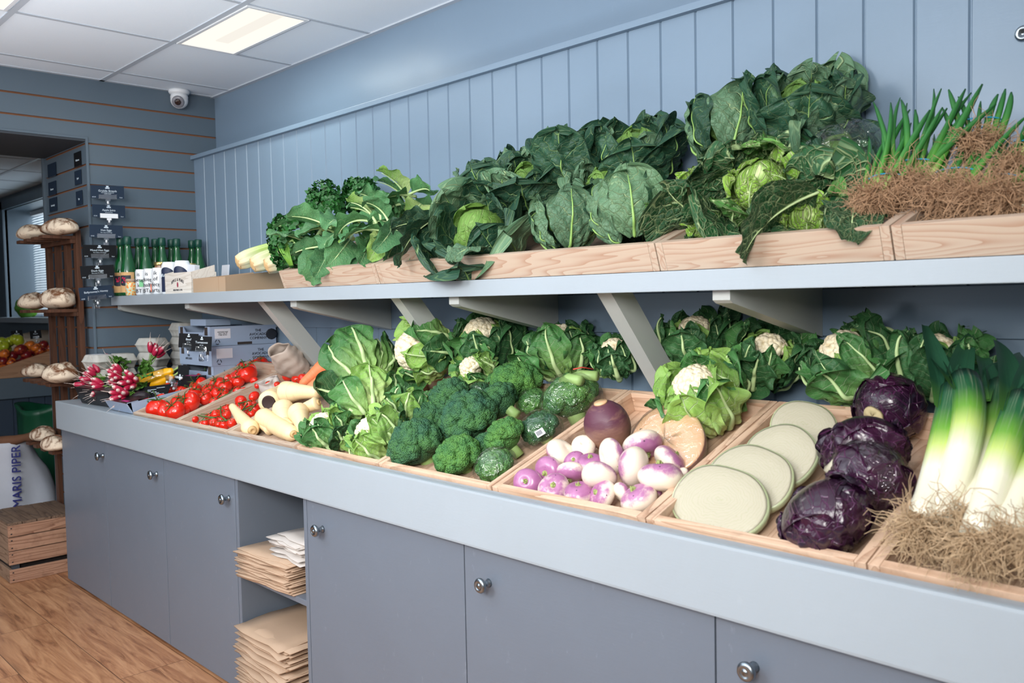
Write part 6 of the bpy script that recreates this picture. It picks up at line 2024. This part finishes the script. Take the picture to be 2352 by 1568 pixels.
for i, (a, b, ra, rb, ho, lb) in enumerate([
        ((705, 1052, .035), (515, 835, .062), .034, .014, False, 'parsnip lying across the tray divider onto the cherry tomatoes'),
        ((1075, 1085, .030), (810, 940, .045), .026, .034, False, 'parsnip at the front right with its ringed crown facing out'),
        ((850, 800, .075), (1000, 700, .050), .046, .030, True, 'parsnip with a dark hollow crown facing the viewer'),
        ((985, 705, .095), (1305, 715, .085), .044, .018, False, 'long parsnip lying on top pointing right towards the cauliflower'),
        ((985, 850, .060), (1000, 1010, .030), .042, .020, False, 'stout upright-looking parsnip in the middle of the pile'),
        ((1110, 880, .060), (1170, 1070, .030), .040, .016, False, 'parsnip standing beside the front cauliflower, thick end up'),
        ((1300, 800, .070), (1120, 870, .055), .026, .016, False, 'parsnip half under the cauliflower leaves at the back right'),
        ((800, 925, .045), (860, 1050, .022), .036, .018, False, 'parsnip between the divider parsnip and the hollow one'),
        ((980, 1010, .030), (1060, 1040, .02), .034, .022, False, 'short stubby parsnip low at the front of the pile')]):
    root_veg('parsnip', lb, 'parsnip', PN, bz(*a), bz(*b), ra, rb, M['parsnip'], 3 + i, False, ho)
root_veg('carrot', 'thick orange carrot pointing down between the plum tomatoes and cauliflower', 'carrot', 'carrots', bz(1420, 420, .115), bz(1130, 660, .05), .040, .014, M['carrot'], 31, True, ringend=False)
root_veg('carrot', 'second orange carrot half hidden behind the long parsnip', 'carrot', 'carrots', bz(1400, 560, .07), bz(1180, 690, .05), .032, .014, M['carrot'], 33, True, ringend=False)

# ---------------------------------------------------------------- turnips


def turnip_mesh(seed):
    mb = MB(); ph = seed * 2.1; prof = []
    for i in range(19):
        a = -math.pi / 2 + math.pi * i / 18
        prof.append((max(abs(math.cos(a)) ** .85, .003), math.sin(a) * .66))

    def fn(r, z, a):
        dim = .15 * math.exp(-(r / .3) ** 2) if z > 0 else .06 * math.exp(-(r / .25) ** 2)
        return r * (1 + .05 * math.cos(2 * a + ph) + .02 * math.cos(3 * a + ph * 2)), z * (1 + .06 * math.cos(a + ph)) - math.copysign(dim, z)
    lathe(mb, [(r_, z_) for r_, z_ in prof], 30, fn=fn)
    return mb


TN = [
    (1212, 1107, 31, (.5, -.8, .3), 'turnip at the far left corner with its cut crown facing the viewer'),
    (1262, 1083, 34, (.15, -.85, -.05), 'turnip second from the left, spotted skin, crown turned to the front'),
    (1272, 1121, 34, (.45, -.6, .55), 'pinkish turnip at the front, second from the left'),
    (1311, 1083, 30, (.2, -.35, -.75), 'turnip with a white top and purple underside, left of the edge-on one'),
    (1289, 1041, 35, (-.55, -.15, -.55), 'mostly white turnip with dark spots at the back left'),
    (1340, 1027, 28, (-.2, .5, -.4), 'plain white turnip at the back beside the whole swede'),
    (1357, 1066, 32, (.2, -.25, .9), 'purple turnip with an upright green stub at the back middle'),
    (1376, 1093, 41, (-.15, .55, .8), 'turnip seen edge-on in the middle, purple above and white below'),
    (1406, 1046, 38, (.45, .75, .15), 'pale spotted turnip standing on edge below the whole swede'),
    (1456, 1071, 46, (-.75, -.3, .1), 'big purple turnip standing on edge in the centre of the tray'),
    (1476, 1021, 44, (.45, -.1, -.65), 'turnip resting against the cut swede, white above and purple below'),
    (1538, 1057, 37, (.45, .45, .65), 'white turnip with a violet shoulder at the right by the cut swede'),
    (1516, 1094, 47, (-.05, .10, .95), 'large turnip at the right edge with a purple top and cut stub'),
    (1331, 1133, 36, (.0, -.25, .9), 'dark violet turnip at the front, third from the left'),
    (1384, 1137, 34, (-.35, -.75, .45), 'light pink turnip at the front middle with a green scar'),
    (1467, 1144, 41, (-.25, -.4, .85), 'turnip at the front right corner with a crooked green scar'),
    (1428, 1130, 24, (.3, .6, .4), 'small cream turnip squeezed between the two front right turnips'),
    (1320, 1060, 24, (.2, -.4, .3), 'small pink turnip behind the white-topped one'),
    (1567, 1087, 15, (.3, .5, -.5), 'tiny visible bit of a white turnip at the right tray side'),
    (1500, 1125, 22, (.2, .3, .5), 'purple turnip hidden low under the large right one')]
prot = []
for i, (px, py, rp, ax, lb) in enumerate(TN):
    P = bed(px, py, .040 + (.028 if i in (7, 9, 10, 12, 8) else 0)); R = rp * mpp(P) * 1.07
    mt = frame(P, ax, (1, .2, 0), R)
    if i < 3:
        t = thing('turnip', lb, 'turnip', group='purple-topped turnips', m=mt)
        turnip_mesh(i).build('body', M['turnip'], t)
        mb = MB(); r = np.random.RandomState(i)
        lathe(mb, [(.0, .60), (.13, .59), (.19, .55), (.22, .50)], 14)
        for k in range(11):
            a = r.uniform(0, 6.28); q = r.uniform(.02, .15)
            tube(mb, [(q * math.cos(a), q * math.sin(a), .52), (q * 1.2 * math.cos(a), q * 1.2 * math.sin(a), .60 + r.uniform(.02, .16))], [.045, .035], 6)
        mb.build('crown_stub', M['tstub'], t); prot.append(t)
    else:
        dup(prot[i % 3], lb, m=mt)
# swedes
P = bed(1396, 978, .07); R = 54 * mpp(P)
t = thing('swede', 'whole purple swede with a round cut top at the back of the turnip tray', 'swede', group='swedes', m=frame(P, (-.05, -.35, .93), (1, 0, 0)))
mb = MB(); prof = [(max(.002, math.cos(-1.57 + 3.14 * i / 20)) * R, math.sin(-1.57 + 3.14 * i / 20) * R * 1.12) for i in range(18)]
prof += [(R * .40, R * 1.04), (R * .30, R * 1.08)]
w = Wob(5, 5, (2, 4))
lathe(mb, prof, 40, fn=lambda r_, z_, a_: (r_ * (1 + .02 * math.cos(3 * a_ + 1)) + .0012 * math.sin(z_ * 900) * (1 if z_ > R * .6 else 0), z_)); mb.build('body', M['swede'], t)
mb = MB(); lathe(mb, [(.0, R * 1.16), (R * .28, R * 1.15), (R * .31, R * 1.08)], 24); mb.build('cut_top', M['swedecut'], t)
P = bed(1530, 1010, .055); R = 96 * mpp(P)
nrm = Vector((.05, -.78, .62))
t = thing('swede', 'half swede in cling film, its peach cut face towards the turnips', 'swede', group='swedes', m=frame(P, nrm, (1, 0, -.35)))
mb = MB(); w = Wob(9, 5, (2, 4)); prof = [(max(.002, math.cos(-1.57 + 1.57 * i / 12)), math.sin(-1.57 + 1.57 * i / 12)) for i in range(13)]
lathe(mb, [(a * R, b * R * .62) for a, b in prof], 44, fn=lambda r_, z_, a_: (r_ * (1 + .06 * math.cos(2 * a_ + .6) + .03 * math.cos(3 * a_)), z_)); mb.build('body', M['swede'], t)
mb = MB(); lathe(mb, [(.0, .004), (R * .5, .0045), (R * .93, .004), (R * .985, .001), (R * .995, -.003)], 44, fn=lambda r_, z_, a_: (r_ * (1 + .06 * math.cos(2 * a_ + .6) + .03 * math.cos(3 * a_)), z_)); mb.build('cut_face', M['swedecut'], t)
mb = MB(); lathe(mb, [(.0, .008), (R * .6, .009), (R * .98, .007), (R * 1.02, -.002), (R * .95, -R * .28)], 44, fn=lambda r_, z_, a_: (r_ * (1 + .06 * math.cos(2 * a_ + .6) + .03 * math.cos(3 * a_)) + .001 * math.sin(a_ * 23), z_ + .0012 * math.sin(a_ * 13 + r_ * 300))); mb.build('cling_film', M['wrap'], t)

# ---------------------------------------------------------------- white cabbage halves
for i, (px, py, h, rx, ry, n, lb) in enumerate([
        (1652, 1152, .050, 119, .80, (.10, -.74, .68), 'white cabbage half at the front of the tray, cut face up to the viewer'),
        (1722, 1098, .060, 108, .82, (.05, -.72, .70), 'white cabbage half second from the front'),
        (1792, 1046, .070, 92, .92, (.05, -.74, .68), 'white cabbage half third from the front'),
        (1846, 978, .065, 80, .80, (.25, -.70, .68), 'white cabbage half at the back with a rough torn edge')]):
    P = bed(px, py, h); R = rx * mpp(P)
    t = thing('white_cabbage_half', lb, 'cabbage', group='halved white cabbages', m=frame(P, n, (1, -.15, -.1)))
    fnc = lambda r_, z_, a_: (r_ * (1 + .03 * math.cos(2 * a_ + i) + .012 * math.cos(5 * a_ + i * 2)) * math.hypot(math.cos(a_), ry * math.sin(a_)), z_)
    mb = MB(); prof = [(max(.002, math.cos(-1.57 + 1.57 * k / 12)), math.sin(-1.57 + 1.57 * k / 12)) for k in range(13)]
    lathe(mb, [(a * R, b * R * .50) for a, b in prof] + [(R * .985, .004)], 48, fn=fnc); mb.build('outer_leaves', M['wskin'], t)
    mb = MB(); lathe(mb, [(.0, .006), (R * .3, .0062), (R * .6, .006), (R * .9, .0055), (R * .975, .0035)], 48, fn=fnc); mb.build('cut_face', M['wcut'], t)
    mb = MB(); lathe(mb, [(.0, .0085), (R * .5, .009), (R * .94, .008), (R * 1.0, .003), (R * 1.012, -.01), (R * .90, -R * .24)], 56, fn=lambda r_, z_, a_: (fnc(r_, z_, a_)[0], z_ + (.0010 * math.sin(a_ * 9 + r_ * 160 + i) + .0006 * math.sin(a_ * 21)) * min(1, r_ / R) ** 2)); mb.build('cling_film', M['film'], t)

# ---------------------------------------------------------------- red cabbages
for i, (px, py, h, rp, ax, sc, lb) in enumerate([
        (1897, 1186, .075, 102, (-.55, -.30, .75), (1.12, 1, .84), 'wrinkled purple red cabbage at the front of the tray'),
        (1998, 1095, .090, 90, (.2, .3, .9), (1.05, 1, .95), 'glossy wrapped red cabbage second from the front'),
        (1985, 1035, .095, 92, (-.3, .1, .95), (1.05, 1, .92), 'dull red cabbage third from the front with folded leaves'),
        (2042, 935, .085, 80, (-.10, -.92, -.20), (1, 1, .95), 'red cabbage at the back showing its round cut stalk end')]):
    P = bed(px, py, h); R = rp * mpp(P)
    t = thing('red_cabbage', lb, 'cabbage', group='red cabbages', m=frame(P, ax, (1, 0, 0), sc))
    mb = MB(); v, f = ico(4); w = Wob(i, 7, (2, 5)); w2 = Wob(i + 9, 9, (6, 13))
    mb.add(v * (R * .95 * (1 + .025 * w(v) + .012 * w2(v)))[:, None], f, 0, np.stack([v[:, 0] + v[:, 1] * .5, v[:, 2] - v[:, 1] * .5], -1)); mb.build('heart', M['redcab'], t)
    for k in range(5):
        mb = MB(); leaf_patch(mb, 900 + i * 9 + k, R * (.955 + .013 * k), .25, 2.3 + .25 * (k % 2), 1.0, R * .02, .004, .004, .004 if i in (0, 2) else .002, az=k * GA + i, nu=24, nv=21, rib=.0022, ribu=.6)
        mb.build('leaf', [M['redcab'], M['redcab']], t)
    if i == 3:
        mb = MB(); lathe(mb, [(0, R * .985), (R * .2, R * .99), (R * .27, R * .975), (R * .30, R * .90)], 22, fn=lambda r_, z_, a_: (r_ * (1 + .06 * math.cos(3 * a_)), z_ + .001 * math.cos(5 * a_))); mb.build('cut_stalk', M['redstalk'], t)
    if i == 1:
        mb = MB(); lathe(mb, [(0, 0), (.016, 0), (.020, -.03)], 14, mat=frame((-R * .80, -R * .62, -R * .05), (-.75, -.6, .2))); mb.build('cut_stalk', M['wcut'], t)
        mb = MB(); mb.add(v * (R * 1.01 * (1 + .025 * w(v) + .01 * w2(v)))[:, None], f); mb.build('plastic_wrap', M['wrap'], t)

# ---------------------------------------------------------------- leeks


def leek(label, A, B, Cc, r0, seed, leaves, roots=True):
    """white base A, shaft to B, green tops towards C"""
    A, B, Cc = Vector(A), Vector(B), Vector(Cc)
    t = thing('leek', label, 'leek', A, 'leeks at the right end')
    mb = MB(); n = 14; pts = []
    for i in range(n + 1):
        u = i / n; p = A * (1 - u) ** 2 + (B * 2 - (A + Cc) / 2) * (2 * u * (1 - u)) + Cc * u * u
        pts.append(p - A)
    cut = 11
    tube(mb, pts[:cut + 1], [r0 * (1.02 if i < 2 else .92 + .012 * i) for i in range(cut + 1)], 18)
    # the shaft's colour runs white to green along its length
    mb.build('shaft', M['leek'], t)
    r = random.Random(seed)
    d0 = (pts[cut] - pts[cut - 2]).normalized(); sd = d0.cross(Vector((.6, -.75, .3))).normalized(); up = sd.cross(d0).normalized()
    for k in range(leaves):
        a = -1 + 2 * k / max(1, leaves - 1)
        mb = MB(); p = pts[cut - 2] + sd * a * r0 * .35; d = (d0 + sd * a * .22).normalized(); L = r.uniform(.24, .36); v = []; m_ = 16
        bend = Vector((r.uniform(-.3, .35), r.uniform(-.1, .25), r.uniform(-.75, -.1)))
        wd = r0 * r.uniform(.85, 1.15); f = []; uv = []
        for j in range(m_ + 1):
            u = j / m_
            s_ = d.cross(up).normalized(); nn = s_.cross(d)
            ww = wd * (1 - .75 * u ** 3)
            for q in range(7):
                e = -1 + q / 3; v.append(p + s_ * e * ww + nn * (abs(e) ** 1.5 * ww * .45 * (1 - .5 * u))); uv.append((q / 6, u))
            p = p + d * L / m_; d = (d + bend * .055 * (.4 + u)).normalized()
        for j in range(m_):
            for q in range(6): f.append((j * 7 + q, j * 7 + q + 1, (j + 1) * 7 + q + 1, (j + 1) * 7 + q))
        mb.add(v, f, 0, uv); mb.build('leaf', M['leekleaf'], t)
    if roots:
        mb = MB(); dr = (A - B).normalized()
        root_mass(mb, seed, 300, .62, .088, dr * .004, .0009, tuple(dr + Vector((-.2, -.45, .05))), .5)
        ro = mb.build('roots', M['rootsl'], t); ro['kind'] = 'stuff'


for i, (a, b, c_, r0, nl, lb) in enumerate([
        ((2150, 1205, -.62), (2225, 960, -.42), (2188, 840, -.20), .0275, 4, 'leek with a stout white shaft and a drooping blue-green top, second from the left'),
        ((2118, 1200, -.64), (2170, 1010, -.45), (2205, 820, -.22), .0255, 3, 'leek furthest left, bright green shaft mostly behind the stout one'),
        ((2245, 1235, -.66), (2312, 1020, -.48), (2372, 860, -.26), .0255, 4, 'leek with a slim white shaft leaning right, third from the left'),
        ((2315, 1225, -.64), (2365, 1060, -.46), (2420, 900, -.25), .0255, 4, 'leek fourth from the left, light green shaft at the right edge of the photo'),
        ((2215, 1190, -.60), (2285, 985, -.36), (2300, 830, -.12), .0245, 4, 'leek lying behind the two white shafts, upright dark green top'),
        ((2400, 1230, -.66), (2440, 1060, -.48), (2470, 900, -.25), .0255, 4, 'leek at the far right, only its roots in the photo')]):
    leek(lb, at(a[0], a[1], 'y', a[2]), at(b[0], b[1], 'y', b[2]), at(c_[0], c_[1], 'y', c_[2]), r0, 40 + i, nl)

# ---------------------------------------------------------------- radishes


def radish_mesh():
    mb = MB(); lathe(mb, [(.001, .030), (.003, .027), (.0075, .023), (.0105, .014), (.0112, .003), (.0105, -.007), (.0085, -.014), (.004, -.019), (.001, -.0195)], 14)
    return mb


rme = rto = None
RBN = 'radish bunches'
for bi, (px, py, yy, zd, n, lb, fan) in enumerate([
        (347, 828, -.42, (.15, .35, .85), 11, 'radish bunch on top of the heap with roots pointing up and leaves hanging down', 1.0),
        (262, 838, -.50, (-.95, -.35, .1), 11, 'radish bunch at the left, roots pointing left over the egg cartons', .8),
        (290, 868, -.56, (-.15, -.9, .25), 16, 'radish bunch in the middle, white root tips facing the viewer', 1.3),
        (250, 892, -.62, (-.4, -.85, .0), 15, 'radish bunch at the front of the black carton, white tips forward', 1.3),
        (300, 905, -.63, (.2, -.9, -.05), 12, 'radish bunch at the right front of the black carton', 1.1),
        (215, 886, -.60, (-.85, -.5, .05), 7, 'radish bunch hanging over the left side of the black carton', 1.0),
        (315, 880, -.58, (.35, -.85, .2), 10, 'radish bunch squeezed between the middle bunch and the yellow peppers', 1.2),
        (235, 868, -.57, (-.6, -.6, .3), 10, 'radish bunch at the left of the middle bunch, below the left-pointing one', 1.2)]):
    P = at(px, py, 'y', yy); t = thing('radish_bunch', lb, 'radishes', P, RBN); r = random.Random(80 + bi)
    z = Vector(zd).normalized(); s = z.orthogonal().normalized(); u_ = z.cross(s)
    for k in range(n):
        a = GA * k; q = fan * math.sqrt((k + .5) / n) * .75
        d = (z + (s * math.cos(a) + u_ * math.sin(a)) * q).normalized()
        mt = frame(d * r.uniform(.046, .062), d, (1, 0, 0), r.uniform(.9, 1.2))
        if rme is None:
            o = radish_mesh().build('radish', M['radish'], t, m=mt); rme = o.data
            mb = MB(); tube(mb, [(0, 0, .028), (.001, .001, .042), (.006, .002, .062)], [.0012, .0007, .0003], 4); k2 = mb.build('root_tail', M['rroot'], o); rto = k2.data
        else:
            o = bpy.data.objects.new('radish', rme); COL.objects.link(o); o.parent = t; o.matrix_local = mt
            k2 = bpy.data.objects.new('root_tail', rto); COL.objects.link(k2); k2.parent = o
    mb = MB()
    for k in range(n): tube(mb, [Vector((0, 0, 0)), -z * .015 + s * r.uniform(-.01, .01), (z + (s * math.cos(GA * k) + u_ * math.sin(GA * k)) * fan * .55).normalized() * .035], .0016, 5)
    mb.build('stems', M['pstem'], t)
    for k in range(9 if bi < 2 else 3):
        mb = MB(); leaf_free(mb, 700 + bi * 12 + k, r.uniform(.07, .11), r.uniform(.018, .028), r.uniform(-.3, .3), r.uniform(.6, 1.6), .3, .3, .008, .003, nu=18, nv=9, rib=.0018, lob=.2)
        dz = Vector((-z.x * .8, -z.y * .8, -z.z * .8)) + Vector((r.uniform(-.5, .5), r.uniform(-.6, .3), r.uniform(.0, .6)))
        if bi == 1: dz = Vector((r.uniform(.3, 1), r.uniform(-.3, .5), r.uniform(-.1, .7)))
        mb.build('leaf', [M['radish_leaf'], M['ribg']], t, m=frame((0, 0, .004), dz, (0, -.3, -1)))
